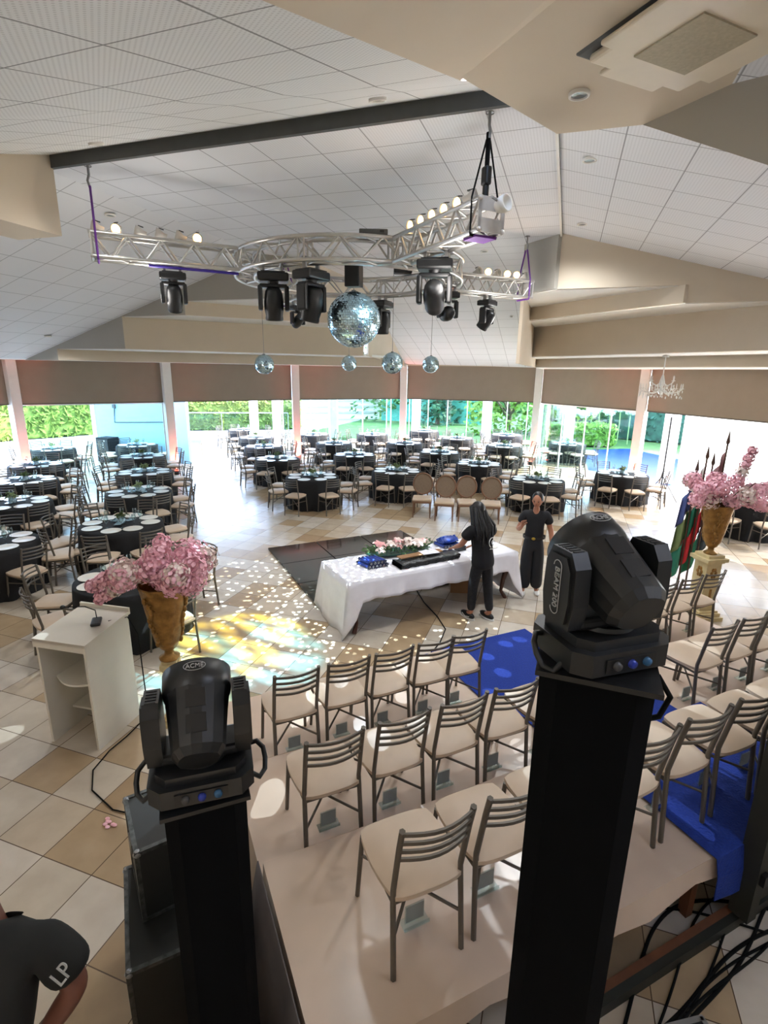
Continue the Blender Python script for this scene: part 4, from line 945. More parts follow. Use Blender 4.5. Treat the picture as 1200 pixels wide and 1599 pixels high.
# ------------------------------------------------------------------ lighting truss
TC = Vector((-3.18, 7.8, 0)); Z0, Z1 = 4.69, 4.95; HW = .13
TT = thing('lighting_truss', 'silver ring truss with four arms hanging under the ceiling', 'truss', (0, 0, 0), 0)
def arm(ang, r0, r1):
    e = Vector((math.cos(R(ang)), math.sin(R(ang)), 0)); g = Vector((-e.y, e.x, 0)); mb = MB()
    def P(r, s, z): return TC+e*r+g*s*HW+Vector((0, 0, z))
    for s in (-1, 1):
        for z in (Z0, Z1): mb.tube([P(r0, s, z), P(r1, s, z)], .024, 8)
    n = 9; st_ = (r1-r0)/n
    for i in range(n):
        a, b = r0+st_*i, r0+st_*(i+1); up = i % 2
        for s in (-1, 1): mb.tube([P(a, s, Z1 if up else Z0), P(b, s, Z0 if up else Z1)], .0135, 6)
        for z in (Z0, Z1): mb.tube([P(a, -1 if up else 1, z), P(b, 1 if up else -1, z)], .0135, 6)
    for r in (r0, r1):
        for z in (Z0, Z1): mb.tube([P(r, -1, z), P(r, 1, z)], .014, 6)
        for s in (-1, 1): mb.tube([P(r, s, Z0), P(r, s, Z1)], .014, 6)
    mb.build('truss_arm', m_alu, TT)
    mb = MB(); M = Matrix.Translation(TC+e*(r1+.01)+Vector((0, 0, (Z0+Z1)/2))) @ Matrix.Rotation(R(ang), 4, 'Z')
    mb.box((0, 0, .09), (.012, .29, .12), M=M); mb.box((0, 0, -.09), (.012, .29, .12), M=M); mb.box((0, .13, 0), (.012, .04, .26), M=M); mb.box((0, -.13, 0), (.012, .04, .26), M=M)
    for sy in (-1, 1):
        for sz in (-1, 1): mb.lathe([(1e-3, .02), (.022, .018), (.026, 0)], 10, M=M @ Matrix.Translation((0, sy*.13, sz*.13)) @ Matrix.Rotation(R(90), 4, 'Y'))
    mb.build('end_plate', mat('plate_aluminium', (200, 196, 190), .45, metal=.4), TT)
for a in (225, -45, 45, 135): arm(a, 1.62, 3.35)
for sct in range(4):
    mb = MB(); n = 10; a0 = 45+90*sct-0
    def Q(i, rr, z): a = R(a0+90*i/n); return TC+Vector((math.cos(a)*rr, math.sin(a)*rr, z))
    for rr in (1.38, 1.64):
        for z in (Z0, Z1): mb.tube([Q(i/2, rr, z) for i in range(2*n+1)], .024, 8)
    for i in range(n):
        up = i % 2
        for rr in (1.38, 1.64): mb.tube([Q(i, rr, Z1 if up else Z0), Q(i+1, rr, Z0 if up else Z1)], .0135, 6)
        for z in (Z0, Z1): mb.tube([Q(i, 1.38 if up else 1.64, z), Q(i+1, 1.64 if up else 1.38, z)], .0135, 6)
    for i in (0, .35, 5, 5.3, 9.7):
        for rr in (1.38, 1.64): mb.tube([Q(i, rr, Z0), Q(i, rr, Z1)], .014, 6)
    mb.build('ring_section', m_alu, TT)
mb = MB(); mb.tube([TC+Vector((math.cos(R(225))*r-.09*math.sin(R(225)), math.sin(R(225))*r+.09*math.cos(R(225)), Z0-.045)) for r in (2.75, 1.65)], .018, 6); mb.build('violet_sleeve', mat('violet_tube', (58, 36, 150), .5), TT)
mb = MB(); T = Matrix.Translation(TC+Vector((math.cos(R(-45))*3.2, math.sin(R(-45))*3.2, Z0-.04))) @ Matrix.Rotation(R(-45), 4, 'Z'); mb.box((0, 0, 0), (.2, .24, .02), M=T); mb.build('violet_sleeve', m_purple, TT)
# straps to the ceiling
for k, (ang, r, m_, nm, lab) in enumerate(((225, 3.3, m_purple, 'sling', 'violet sling and hook holding the left truss arm'), (-45, 3.25, m_cable, 'chain_hoist', 'black chain hoist and strap holding the near right truss arm'), (45, 3.28, m_purple, 'sling', 'violet sling holding the far right truss arm'), (135, 3.28, m_purple, 'sling', 'violet sling holding the far left truss arm'))):
    p = TC+Vector((math.cos(R(ang))*r, math.sin(R(ang))*r, 0)); t = thing(nm, lab, 'sling', (p.x, p.y, 0), R(ang))
    zt = zl(p.x) if p.x < -6.13 else ZF
    if ang == 45: zt = ZF
    mb = MB()
    for s in (-1, 1): mb.tube([(0, s*.15, Z0-.03), (0, s*.15, Z1+.03), (0, s*.02, zt-.22)], .014 if nm == 'sling' else .009, 5)
    mb.tube([(0, -.15, Z0-.03), (0, .15, Z0-.03)], .014, 5); mb.build('strap', m_, t)
    mb = MB(); mb.tube([(0, 0, zt-.24), (.02, 0, zt-.16), (0, 0, zt-.1), (0, 0, zt-.0)], .014, 6); mb.lathe([(.04, zt-.012), (.04, zt-.002)], 12); mb.build('hook', m_steel, t)
    if nm == 'chain_hoist':
        mb = MB(); mb.box((0, 0, Z1+.22), (.09, .07, .16), bev=.02); mb.tube([(0, 0, Z1), (.0, 0, Z1+.14)], .03, 8); mb.build('hoist_body', m_black, t)
        mb = MB(); mb.tube([(0, 0, Z1+.3), (0, 0, zt-.16)], .022, 6); mb.build('strap', m_cable, t)
for ang in (225, -45, 45):   # fill added below the truss arms to brighten ceiling and gable walls
    p = TC+Vector((math.cos(R(ang))*2.6, math.sin(R(ang))*2.6, Z1+.22)); lamp('truss_fill', 'POINT', (p.x, p.y, 4.3), 12, (1, .95, .9), shadow_soft_size=.25)
# par cans
par0 = None
def par(p, aim, label, lit):
    global par0
    t = thing('par_can', label, 'spotlight', p.to_tuple(), 0, 'small white spotlights on the truss'); q = Vector(aim).to_track_quat('Z', 'Y'); t.rotation_euler = q.to_euler()
    mb = MB(); mb.lathe([(1e-3, -.1), (.025, -.1), (.03, -.05), (.058, -.01), (.062, .035), (.056, .035), (.052, 0), (.0265, -.04)], 16); mb.build('can', m_par, t)
    mb = MB(); mb.lathe([(1e-3, .01), (.05, .02)], 16); mb.build('lamp', m_amber if lit else m_glass, t)
    mb = MB(); mb.box((0, .063, -.02), (.03, .008, .06)); mb.build('bracket', m_black, t)
camd = Vector((.3, -.9, -.35))
for k in range(6):
    e = Vector((math.cos(R(225)), math.sin(R(225)), 0)); g = Vector((-e.y, e.x, 0))
    par(TC+e*(3.3-.235*k)+g*.0+Vector((0, 0, Z1+.09)), (camd if k in (1, 5) else Vector((-.7, -.6, .25))), 'small spotlight, %s from the outer end of the left truss arm' % ORD[k], k in (1, 5))
    e = Vector((math.cos(R(-45)), math.sin(R(-45)), 0))
    par(TC+e*(3.05-.24*k)+Vector((0, 0, Z1+.1)), Vector((-.55, -.8, -.2)) if k != 0 else Vector((.8, -.1, .1)), 'small spotlight, %s from the outer end of the near right truss arm' % ORD[k], k in (1, 2, 3, 4, 5))
    e = Vector((math.cos(R(45)), math.sin(R(45)), 0))
    par(TC+e*(3.3-.2*k)+Vector((0, 0, Z1+.09)), Vector((.2, -.9, .1+.1*(k % 2))) if k in (1, 2, 4) else Vector((.8, -.4, .2)), 'small spotlight, %s from the outer end of the far right truss arm' % ORD[k], k in (1, 2, 4))
t = thing('white_spotlight', 'round white spotlight at the outer end of the near right truss arm', 'spotlight', (TC+Vector((.7071*3.52, -.7071*3.52, 4.87))).to_tuple(), R(60))
mb = MB(); mb.lathe([(1e-3, -.06), (.05, -.06), (.075, .0), (.075, .05), (.06, .05), (.045, .0), (1e-3, 0)], 20, M=Matrix.Rotation(R(80), 4, 'X')); mb.build('can', m_white, t)
mb = MB(); mb.tube([(-.16, 0, .03), (0, .03, .02)], .012, 6); mb.build('bracket', m_steel, t)

# ------------------------------------------------------------------ moving heads
def moving_head(loc, rz, tilt, label, s=1., hung=True, group='moving head lights hung on the truss', mini=False, parts=True):
    t = thing('moving_head', label, 'stage light', loc, rz, group); F = Matrix.Scale(s, 4)
    if hung: F = F @ Matrix.Rotation(math.pi, 4, 'X')
    mb = MB(); mb.box((0, 0, .055), (.34, .24, .09), M=F, bev=.02); mb.box((0, 0, .015), (.26, .2, .03), M=F)
    mb.lathe([(.06, .1), (.055, .13)], 14, M=F); mb.build('base', m_black, t)
    mb = MB(); mb.box((0, 0, .145), (.30, .12, .04), M=F, bev=.012)
    for sx in (-1, 1): mb.box((sx*.145, 0, .27), (.05, .13, .26), M=F, bev=.018)
    mb.build('yoke', m_black, t)
    H = F @ Matrix.Translation((0, 0, .33)) @ Matrix.Rotation(tilt, 4, 'X')
    mb = MB(); S = Matrix.Diagonal((.95, 1.05, 1, 1)); mb.lathe([(1e-3, -.17), (.07, -.17), (.095, -.13), (.112, -.03), (.112, .05), (.1, .12), (.105, .15), (.1, .17), (.085, .17), (.08, .15)], 18, M=H @ S); mb.build('head', m_black, t)
    mb = MB(); mb.lathe([(1e-3, .165), (.05, .16), (.084, .15)], 18, M=H @ S); mb.build('lens', mat('dark_lens', (60, 66, 74), .06, spec=1.), t)
    if hung:
        for sx in (-.1, .1): mb = MB(); mb.box((sx*s, 0, .04*s), (.03, .05, .09)); mb.tube([(sx*s-.02, 0, .09*s), (sx*s+.02, 0, .09*s)], .035, 8); mb.build('clamp', m_steel, t)
    return t
def onring(th, r=1.51, z=Z0-.085): return (TC.x+r*math.cos(R(th)), TC.y+r*math.sin(R(th)), z)
moving_head(onring(225, 2.47), R(40), R(25), 'black moving head under the left truss arm, lens facing out', .95)
moving_head(onring(252), R(30), R(10), 'large black moving head at the left front of the ring', 1.15)
moving_head(onring(273, 1.45), R(75), R(15), 'long black moving head at the front of the ring, left of the mirror ball', 1.2)
moving_head(onring(135, 2.6), R(60), R(-120), 'small black moving head behind the left side of the ring', .85)
moving_head(onring(90, 1.5), R(80), R(0), 'slim black moving head behind the mirror ball', 1.1)
moving_head(onring(-45, 2.4), R(10), R(65), 'biggest black moving head under the near right truss arm', 1.15)
moving_head(onring(28), R(30), R(90), 'black moving head pointing sideways at the right of the ring', .95)
moving_head(onring(45, 2.52), R(70), R(35), 'black moving head under the far right truss arm', .95)
t = thing('control_box', 'small black box sitting on the ring truss right of centre', 'box', onring(70, 1.3, Z1+.04), R(20)); mb = MB(); mb.box((0, 0, .05), (.3, .2, .12), bev=.02); mb.build('case', m_black, t); mb = MB(); mb.box((.1, -.105, .05), (.05, .01, .06)); mb.build('socket', m_steel, t)
t = thing('control_box', 'flat grey box lying on the near ring truss left of the right arm', 'box', onring(303, 1.5, Z1+.03), R(20)); mb = MB(); mb.box((0, 0, .03), (.34, .2, .06), bev=.01); mb.build('case', m_darkgrey, t); mb = MB(); mb.box((.1, -.105, .03), (.05, .01, .03)); mb.build('socket', m_black, t)

# ------------------------------------------------------------------ mirror balls
def ball_mat():
    M = bpy.data.materials.new('mirror_facets'); M.use_nodes = True; n = M.node_tree; b = n.nodes['Principled BSDF']
    b.inputs['Base Color'].default_value = lin((196, 226, 240)); b.inputs['Metallic'].default_value = 1; b.inputs['Roughness'].default_value = .16
    return M
m_ball = ball_mat()
def mirror_ball(c, r, zt, label, n=44):
    t = thing('mirror_ball', label, 'mirror ball', c, 0, 'mirror balls')
    mb = MB(); rows = n//2; rnd = random.Random(int(r*1000))
    for i in range(rows):
        p0, p1 = math.pi*i/rows, math.pi*(i+1)/rows; k = max(4, int(n*math.sin((p0+p1)/2)))
        for j in range(k):
            a0, a1 = 2*math.pi*j/k+.004, 2*math.pi*(j+1)/k-.004; q0, q1 = p0+.004, p1-.004
            am, pm = (a0+a1)/2, (p0+p1)/2; cc = Vector((math.sin(pm)*math.cos(am), math.sin(pm)*math.sin(am), math.cos(pm)))*r
            tl = Vector((rnd.gauss(0, 1), rnd.gauss(0, 1), rnd.gauss(0, 1)))*.012*r
            vs = [Vector((math.sin(p)*math.cos(a), math.sin(p)*math.sin(a), math.cos(p)))*r+(tl if h else -tl)*.5 for h, (a, p) in enumerate(((a0, q0), (a1, q0), (a1, q1), (a0, q1)))]
            mb.add(vs, [(0, 1, 2, 3)])
    mb.build('mirror_tiles', m_ball, t)
    mb = MB(); mb.ball((0, 0, 0), r*.985, 24, 16); mb.build('core', mat('grey_core', (90, 96, 100), .5), t)
    mb = MB(); mb.tube([(0, 0, r*.98), (0, 0, zt-c[2])], .006, 6); mb.lathe([(.03, r*.99), (.03, r*1.05), (1e-3, r*1.06)], 10); mb.build('hanger', m_steel, t)
    if r > .25: mb = MB(); mb.box((0, 0, zt-c[2]+.08), (.2, .16, .28), bev=.01); mb.build('motor', m_black, t)
mirror_ball((-2.72, 6.80, 4.06), .345, 4.52, 'large mirror ball hanging at the centre of the ring truss', 72)
mirror_ball((-6.3, 10.48, 3.53), .21, zl(-6.3), 'small mirror ball, leftmost of four in the row behind', 36)
mirror_ball((-5.45, 13.28, 3.61), .20, ZF, 'small mirror ball, second from left in the row behind', 36)
mirror_ball((-3.33, 10.39, 3.58), .21, ZF, 'small mirror ball, third from left in the row behind', 36)
mirror_ball((-3.22, 13.16, 3.60), .205, ZF, 'small mirror ball, rightmost of four in the row behind', 36)

# ------------------------------------------------------------------ light totems in the foreground
def totem(x, y, w, h, rz, label):
    t = thing('light_totem', label, 'totem', (x, y, 0), rz, 'black sleeved light totems')
    mb = MB(); n = 14; vs = []
    for i in range(n+1):
        for j in range(16):
            a = 2*math.pi*(j+.5)/16; k = 1/max(abs(math.cos(a)), abs(math.sin(a))); k = min(k, 1.36); q = 1-.025*abs(math.sin(2*a))*math.sin(math.pi*i/n)
            vs.append((math.cos(a)*k*w/2*q, math.sin(a)*k*w/2*q, h*i/n))
    mb.add(vs, [(i*16+j, i*16+(j+1) % 16, (i+1)*16+(j+1) % 16, (i+1)*16+j) for i in range(n) for j in range(16)]); mb.build('fabric_sleeve', m_sleeve, t)
    mb = MB(); mb.box((0, 0, h+.008), (w+.02, w+.02, .016)); mb.build('top_plate', m_black, t)
    mb = MB(); mb.box((0, 0, .006), (w+.22, w+.22, .012)); mb.build('base_plate', m_black, t)
def yaw_to_cam(x, y): return math.atan2(y, x)-math.pi/2
# left totem + fixture
lx_, ly_ = -1.155, 1.36
totem(lx_, ly_, .285, 1.905, yaw_to_cam(lx_, ly_), 'black fabric-covered totem at lower left carrying a moving head')
rx_, ry_ = .165, 1.56
totem(rx_, ry_, .31, 2.58, yaw_to_cam(rx_, ry_)+R(4), 'tall black fabric-covered totem at lower right carrying a moving head')
m_shell = mat('charcoal_shell', (26, 28, 30), .38, var=.15, scale=12)
def big_head(loc, rz, tilt, label, side_text, scl=1.):
    """detailed moving head; local +Y points away from the camera, arms at +-X"""
    t = thing('moving_head', label, 'stage light', loc, rz, 'moving heads on the totems'); t.scale = (scl, scl, scl)
    mb = MB(); mb.prism([(-.2, -.11), (-.15, -.16), (.15, -.16), (.2, -.11), (.2, .11), (.15, .16), (-.15, .16), (-.2, .11)], .02, .10); mb.prism([(-.17, -.09), (-.13, -.135), (.13, -.135), (.17, -.09), (.17, .09), (.13, .135), (-.13, .135), (-.17, .09)], .10, .135); mb.build('base', m_shell, t)
    for sx in (-1, 1):
        mb = MB(); mb.tube([(sx*.19, -.06, .03), (sx*.225, -.06, .0), (sx*.25, -.03, .01), (sx*.255, 0, .04), (sx*.25, .03, .07), (sx*.225, .06, .085), (sx*.19, .06, .08)], .011, 7); mb.build('handle', m_black, t)
    mb = MB(); mb.box((0, -.162, .055), (.2, .006, .05)); mb.build('connector_panel', m_black, t)
    for k, c_ in enumerate(((60, 60, 62), (30, 50, 150), (40, 90, 130))):
        mb = MB(); mb.lathe([(1e-3, .012), (.014, .012), (.016, 0)], 12, M=Matrix.Translation((-.06+.06*k, -.165, .055)) @ Matrix.Rotation(R(90), 4, 'X')); mb.build('socket', mat('socket_%d' % k, c_, .4), t)
    mb = MB(); mb.lathe([(.11, .135), (.105, .15)], 24); mb.box((0, 0, .165), (.30, .15, .045), bev=.015); mb.build('yoke', m_shell, t)
    for sx in (-1, 1):
        mb = MB(); prof = [(-.07, .15), (.07, .15), (.085, .24), (.08, .36), (.05, .42), (-.05, .42), (-.08, .37), (-.085, .24)]
        T = Matrix.Translation((sx*.165, 0, 0)) @ Matrix(((0, 0, 1, 0), (1, 0, 0, 0), (0, 1, 0, 0), (0, 0, 0, 1)))
        mb.prism(prof, -.03, .03, M=T); T2 = Matrix.Translation((sx*.197, 0, 0)) @ Matrix(((0, 0, 1, 0), (1, 0, 0, 0), (0, 1, 0, 0), (0, 0, 0, 1)))
        mb.prism([(p[0]*.8, .285+(p[1]-.285)*.85) for p in prof], -.008, .008, M=T2); a_ = mb.build('yoke_arm', m_shell, t)
        mb = MB()
        for k in range(5): mb.box((sx*.165, -.052+.0*k, .408-.0*k), (.001, .001, .001)) if False else mb.box((sx*.165, -.045+.02*k, .4215), (.04, .008, .003))
        mb.build('vent_slots', m_black, a_)
        if side_text:
            xx = sx*.2065
            M = frame((xx, 0, .285), (0, 0, -1), (0, sx, 0))
            text('lettering', side_text, .034, M, m_marking, a_)
            mb = MB(); pts = []
            for q in range(25):
                a = 2*math.pi*q/24; yy = .021*math.cos(a); zz = .021*math.sin(a)+(.075 if math.sin(a) >= 0 else -.075); pts.append((xx, yy, .285+zz))
            mb.tube(pts, .0018, 4, cap=False); mb.build('lettering_frame', m_marking, a_)
    H = Matrix.Translation((0, 0, .315)) @ Matrix.Rotation(tilt, 4, 'X')   # head axis = local +Z after tilt
    hd = None; mb = MB(); n = 28
    def fn(w, i, z):
        sq = 1/max(abs(math.cos(w)), abs(math.sin(w)))
        k = [0.0, .55, .5, .4, .3, .15, 0, 0, 0, 0, 0][min(i, 10)]
        return 1+(min(sq, 1.22)-1)*k
    mb.lathe([(1e-3, -.19), (.075, -.19), (.098, -.16), (.108, -.08), (.118, .0), (.128, .07)], 16, M=H @ Matrix.Rotation(math.pi/16, 4, 'Z'), fn=fn, smooth=False); mb.lathe([(.12, .05), (.132, .07), (.137, .10), (.137, .17), (.125, .175), (.11, .16), (1e-3, .15)], 40, M=H); hd = mb.build('head', m_shell, t)
    mb = MB(); mb.lathe([(1e-3, .166), (.06, .163), (.112, .155)], 24, M=H); mb.build('lens', mat('dark_lens', (60, 66, 74), .06, spec=1.), hd)
    mb = MB(); mb.box((0, 0, 0), (.075, .006, .07), M=H @ Matrix.Translation((0, -.1185, .01)) @ Matrix.Rotation(R(8), 4, 'X')); mb.box((0, 0, 0), (.075, .006, .07), M=H @ Matrix.Translation((0, -.106, -.085)) @ Matrix.Rotation(R(8), 4, 'X')); mb.build('vent_panel', m_black, hd)
    Mx = H @ frame((0, -.1385, .135), (1, 0, 0), (0, .0, 1)); 
    text('lettering', 'ACME', .026, Mx, m_marking, hd)
    mb = MB(); mb.tube([(Mx @ Vector((.042*math.cos(2*math.pi*q/24), .019*math.sin(2*math.pi*q/24), .0))) for q in range(25)], .0014, 4, cap=False); mb.build('logo_ring', m_marking, hd)
    return t
big_head((lx_, ly_, 1.921), yaw_to_cam(lx_, ly_)-R(4), R(-58), 'black moving head seen from behind on the left totem', '', .9)
big_head((rx_, ry_, 2.596), yaw_to_cam(rx_, ry_)+R(42), R(-66), 'black moving head with BEAM 200 lettering on the right totem', 'BEAM 200', .83)
t = thing('dangling_cable', 'black cable looping from the right moving head base', 'cable', (0, 0, 0)); q = Vector((rx_, ry_, 2.50)); rgt = RX
mb = MB(); mb.tube([q+rgt*.12, q+rgt*.2+Vector((0, 0, .02)), q+rgt*.245+Vector((0, 0, -.05)), q+rgt*.22+Vector((0, 0, -.12)), q+rgt*.14+Vector((0, 0, -.14))], .009, 8); mb.build('cable', m_cable, t)

# ------------------------------------------------------------------ flight cases behind the left totem
def case(x, y, z, dims, rz, label):
    t = thing('flight_case', label, 'case', (x, y, z), rz, 'stacked black flight cases'); a, b, c = dims
    mb = MB(); mb.box((0, 0, c/2), (a, b, c), bev=.006); mb.build('body', mat('black_laminate', (24, 26, 24), .5, var=.2, scale=6), t)
    mb = MB()
    for sx in (-1, 1):
        for sy in (-1, 1): mb.box((sx*(a/2-.006), sy*(b/2-.006), c/2), (.022, .022, c+.004))
    for sx in (-1, 1):
        for z_ in (0.008, c-.006): mb.box((sx*(a/2-.006), 0, z_), (.022, b, .022)); mb.box((0, sx*(b/2-.006), z_), (a, .022, .022))
    mb.build('edge_trim', mat('worn_trim', (70, 72, 70), .4, metal=.4, var=.6, scale=30), t)
    for sx in (-1, 1):
        for sy in (-1, 1): mb = MB(); mb.ball((sx*(a/2-.01), sy*(b/2-.01), c-.012), .022, 8, 6); mb.build('corner', m_steel, t)
    for sy in (-1, 1): mb = MB(); mb.box((0, sy*(b/2+.004), c*.7), (.1, .01, .08)); mb.build('latch', m_steel, t)
case(-1.77, 1.78, 0, (.62, .5, .6), R(-45), 'lower and larger black flight case beside the left totem')
case(-1.87, 1.90, .605, (.42, .40, .44), R(-39), 'upper black flight case with worn edges beside the left totem')

# ------------------------------------------------------------------ right foreground: post, rail, cables, case
pp = st(3.2, 1.37, .1); t = thing('door_post', 'dark grey vertical post at the right edge behind the platform', 'post', pp.to_tuple(), TH); 
mb = MB(); mb.box((0, 0, 1.3), (.09, .12, 2.6)); mb.build('post', mat('dark_green_grey', (42, 44, 38), .6, var=.1), t)
mb = MB(); mb.box((.36, .02, 1.1), (.6, .03, 2.2)); mb.build('panel', mat('dark_panel', (52, 50, 42), .6, var=.1), t)
mb = MB(); mb.box((.0, -.07, .35), (.05, .04, .08)); mb.build('bracket', m_black, t)
e = Vector((.735, .678, 0))
t = thing('floor_rail', 'long dark rail with a wooden edge on the floor behind the platform', 'rail', st(3.3, 1.385, .09).to_tuple(), TH)
mb = MB(); mb.box((-.25, 0, -.05), (3.4, .045, .08)); mb.build('rail', mat('dark_green_grey', (0, 0, 0)), t)
mb = MB(); mb.box((-.25, .045, -.05), (3.4, .045, .08)); mb.build('wood_edge', mat('brown_timber', (0, 0, 0)), t)
rnd = random.Random(9)
cn = ['first', 'second', 'third', 'fourth', 'fifth', 'sixth', 'seventh', 'eighth']
for k in range(8):
    off = -.10-.045*k; pts = []
    base = st(1.75, 1.28); nrm = -SN; e = SU
    for i in range(9):
        u = i/8; w = off*-1*(.4+.9*math.sin(u*3.1+k*.5)*(.4+.15*k))+(.05*math.sin(u*7+k))
        p = base+e*(u*1.9)+nrm*(w-.02); pts.append((p.x, p.y, .008+.006*(k % 3)))
    sp = []
    for i in range(len(pts)-1):
        p0, p1, p2, p3 = [Vector(pts[max(0, min(len(pts)-1, j))]) for j in (i-1, i, i+1, i+2)]
        for q in range(5):
            w = q/5; sp.append(.5*((2*p1)+(p2-p0)*w+(2*p0-5*p1+4*p2-p3)*w*w+(3*p1-p0-3*p2+p3)*w**3))
    mb = MB(); mb.tube(sp, .008 if k % 3 else .011, 6)
    tag(mb.build('power_cable', m_cable), 'black cable on the tiles at lower right, %s out from the rail' % cn[k], 'cable', 'bundle of cables at lower right')
t = thing('tool_case', 'small aluminium-edged case at the bottom right corner', 'case', (.93, 2.28, 0), R(30))
mb = MB(); mb.box((0, 0, .08), (.26, .2, .16), bev=.006); mb.build('body', m_black, t)
mb = MB()
for sx in (-1, 1): mb.box((sx*.125, 0, .158), (.025, .2, .01)); mb.box((0, sx*.095, .158), (.26, .025, .01)); 
for sx in (-1, 1):
    for sy in (-1, 1): mb.box((sx*.125, sy*.095, .08), (.022, .022, .165))
mb.build('edge_trim', m_steel, t)
mb = MB(); mb.tube([(-.06, -.11, .1), (-.06, -.14, .1), (.06, -.14, .1), (.06, -.11, .1)], .008, 6); mb.build('handle', m_black, t)
# loose cable by the left end of the platform
for k in range(3):
    mb = MB(); p0 = st(.22, 1.9, .01); pts = [st(.20+.05*math.sin(i*1.1+k), 1.25+.16*i, .012+.01*k) for i in range(7)]
    mb.tube(pts, .008, 6); tag(mb.build('power_cable', m_cable), 'black cable between the left totem and the platform, %s' % ('nearest the totem', 'between the other two', 'nearest the platform')[k], 'cable')

# ------------------------------------------------------------------ people
def skin(name, verts, edges, material, parent, sub=2):
    """verts: {key:(co, r) or (co,(rx,ry))}; first key is the root"""
    bm = bmesh.new(); L = bm.verts.layers.skin.verify(); V = {}
    for i, (k, (co, r)) in enumerate(verts.items()):
        v = bm.verts.new(co); V[k] = v; v[L].radius = r if isinstance(r, tuple) else (r, r); v[L].use_root = (i == 0)
    for a, b in edges: bm.edges.new((V[a], V[b]))
    me = bpy.data.meshes.new(name); bm.to_mesh(me); bm.free(); me.materials.append(material)
    o = bpy.data.objects.new(name, me); COL.objects.link(o); o.parent = parent
    s = o.modifiers.new('skin', 'SKIN'); s.use_smooth_shade = True; s.branch_smoothing = .6
    u = o.modifiers.new('sub', 'SUBSURF'); u.levels = sub; u.render_levels = sub
    return o
def chain(*k): return [(k[i], k[i+1]) for i in range(len(k)-1)]
def hand_verts(V, E, wrist, key, d, side, palm, curl=.35, s=1.):
    """adds palm and five fingers: d = direction of fingers, side = towards the thumb, palm = palm normal"""
    w = Vector(V[wrist][0]); d = Vector(d).normalized(); side = Vector(side).normalized(); palm = Vector(palm).normalized()
    pc = w+d*.05*s; V[key+'p'] = (pc, (.026*s, .019*s)); E.append((wrist, key+'p'))
    pe = w+d*.085*s
    for i, (off, L) in enumerate(((.030, .068), (.010, .076), (-.010, .071), (-.029, .056))):
        a = pe+side*off*s; b = a+(d+palm*curl*.5).normalized()*L*.5*s; c = b+(d+palm*curl*1.6).normalized()*L*.5*s
        V[key+'a%d' % i] = (a, .0105*s); V[key+'b%d' % i] = (b, .009*s); V[key+'c%d' % i] = (c, .0075*s)
        E += [(key+'p', key+'a%d' % i), (key+'a%d' % i, key+'b%d' % i), (key+'b%d' % i, key+'c%d' % i)]
    a = w+d*.03*s+side*.034*s; b = a+(d*.7+side*.6).normalized()*.034*s; c = b+(d+side*.1+palm*.3).normalized()*.028*s
    V[key+'t0'] = (a, .012*s); V[key+'t1'] = (b, .0105*s); V[key+'t2'] = (c, .009*s); E += [(key+'p', key+'t0'), (key+'t0', key+'t1'), (key+'t1', key+'t2')]
def headmesh(mb, c, look, s=1., tilt=0.):
    """head with brow, nose, lips and ears; look = facing direction"""
    f = Vector(look).normalized(); up = Vector((0, 0, 1)); up = (up-f*up.dot(f)).normalized(); r = f.cross(up)
    M = Matrix.Identity(4)
    for i in range(3): M[i][0] = r[i]; M[i][1] = f[i]; M[i][2] = up[i]; M[i][3] = c[i]
    M = M @ Matrix.Scale(s, 4)
    prof = []
    N, K = 24, 16
    vs = []
    for i in range(K+1):
        p = math.pi*i/K; z = -math.cos(p); rr = math.sin(p)
        for j in range(N):
            a = 2*math.pi*j/N; x = math.cos(a)*rr; y = math.sin(a)*rr
            taper = 1-.26*max(0, -z)**1.3; xx = x*.073*taper; yy = (y*.092-(.008 if y < 0 and z < -.3 else 0))*(1-.12*max(0, -z)); zz = z*.115
            if y > .5:
                g = math.exp(-((x/.22)**2+((z+.12)/.2)**2)); yy += .016*g
                g = math.exp(-((x/.12)**2+((z+.20)/.10)**2)); yy += .010*g
                for ex in (-.42, .42): yy -= .009*math.exp(-(((x-ex)/.2)**2+((z-.02)/.12)**2))
                yy += .005*math.exp(-((x/.3)**2+((z+.48)/.09)**2)); yy += .005*math.exp(-((x/.25)**2+((z+.82)/.15)**2))
            vs.append((xx, yy, zz))
    mb.add(vs, [(i*N+j, i*N+(j+1) % N, (i+1)*N+(j+1) % N, (i+1)*N+j) for i in range(K) for j in range(N)], True, M)
    for sx in (-1, 1): mb.ball((sx*.074, -.006, -.005), (.010, .018, .03), 8, 6, M=M)
    return M
def face_parts(M, parent, lips=(150, 80, 76)):
    mb = MB()
    for ex in (-1, 1): mb.ball((ex*.030, .083, .004), (.0125, .006, .006), 10, 6, M=M)
    mb.build('eyes', mat('dark_eye', (30, 22, 20), .2), parent)
    mb = MB()
    for ex in (-1, 1): mb.tube([(ex*.016, .093, .022), (ex*.032, .092, .027), (ex*.046, .084, .022)], .0028, 5, M=M)
    mb.build('eyebrows', m_hair, parent)
    mb = MB(); mb.tube([(-.022, .090, -.054), (0, .096, -.053), (.022, .090, -.054)], [.002, .005, .002], 6, M=M); mb.build('lips', mat('lips_%d' % lips[0], lips, .5), parent)

# --- woman with long black hair, back to the camera
p1 = thing('person', 'woman with long black hair in black T-shirt, back turned, leaning over the long table', 'person', (-.87, 7.0, 0), R(46+6))
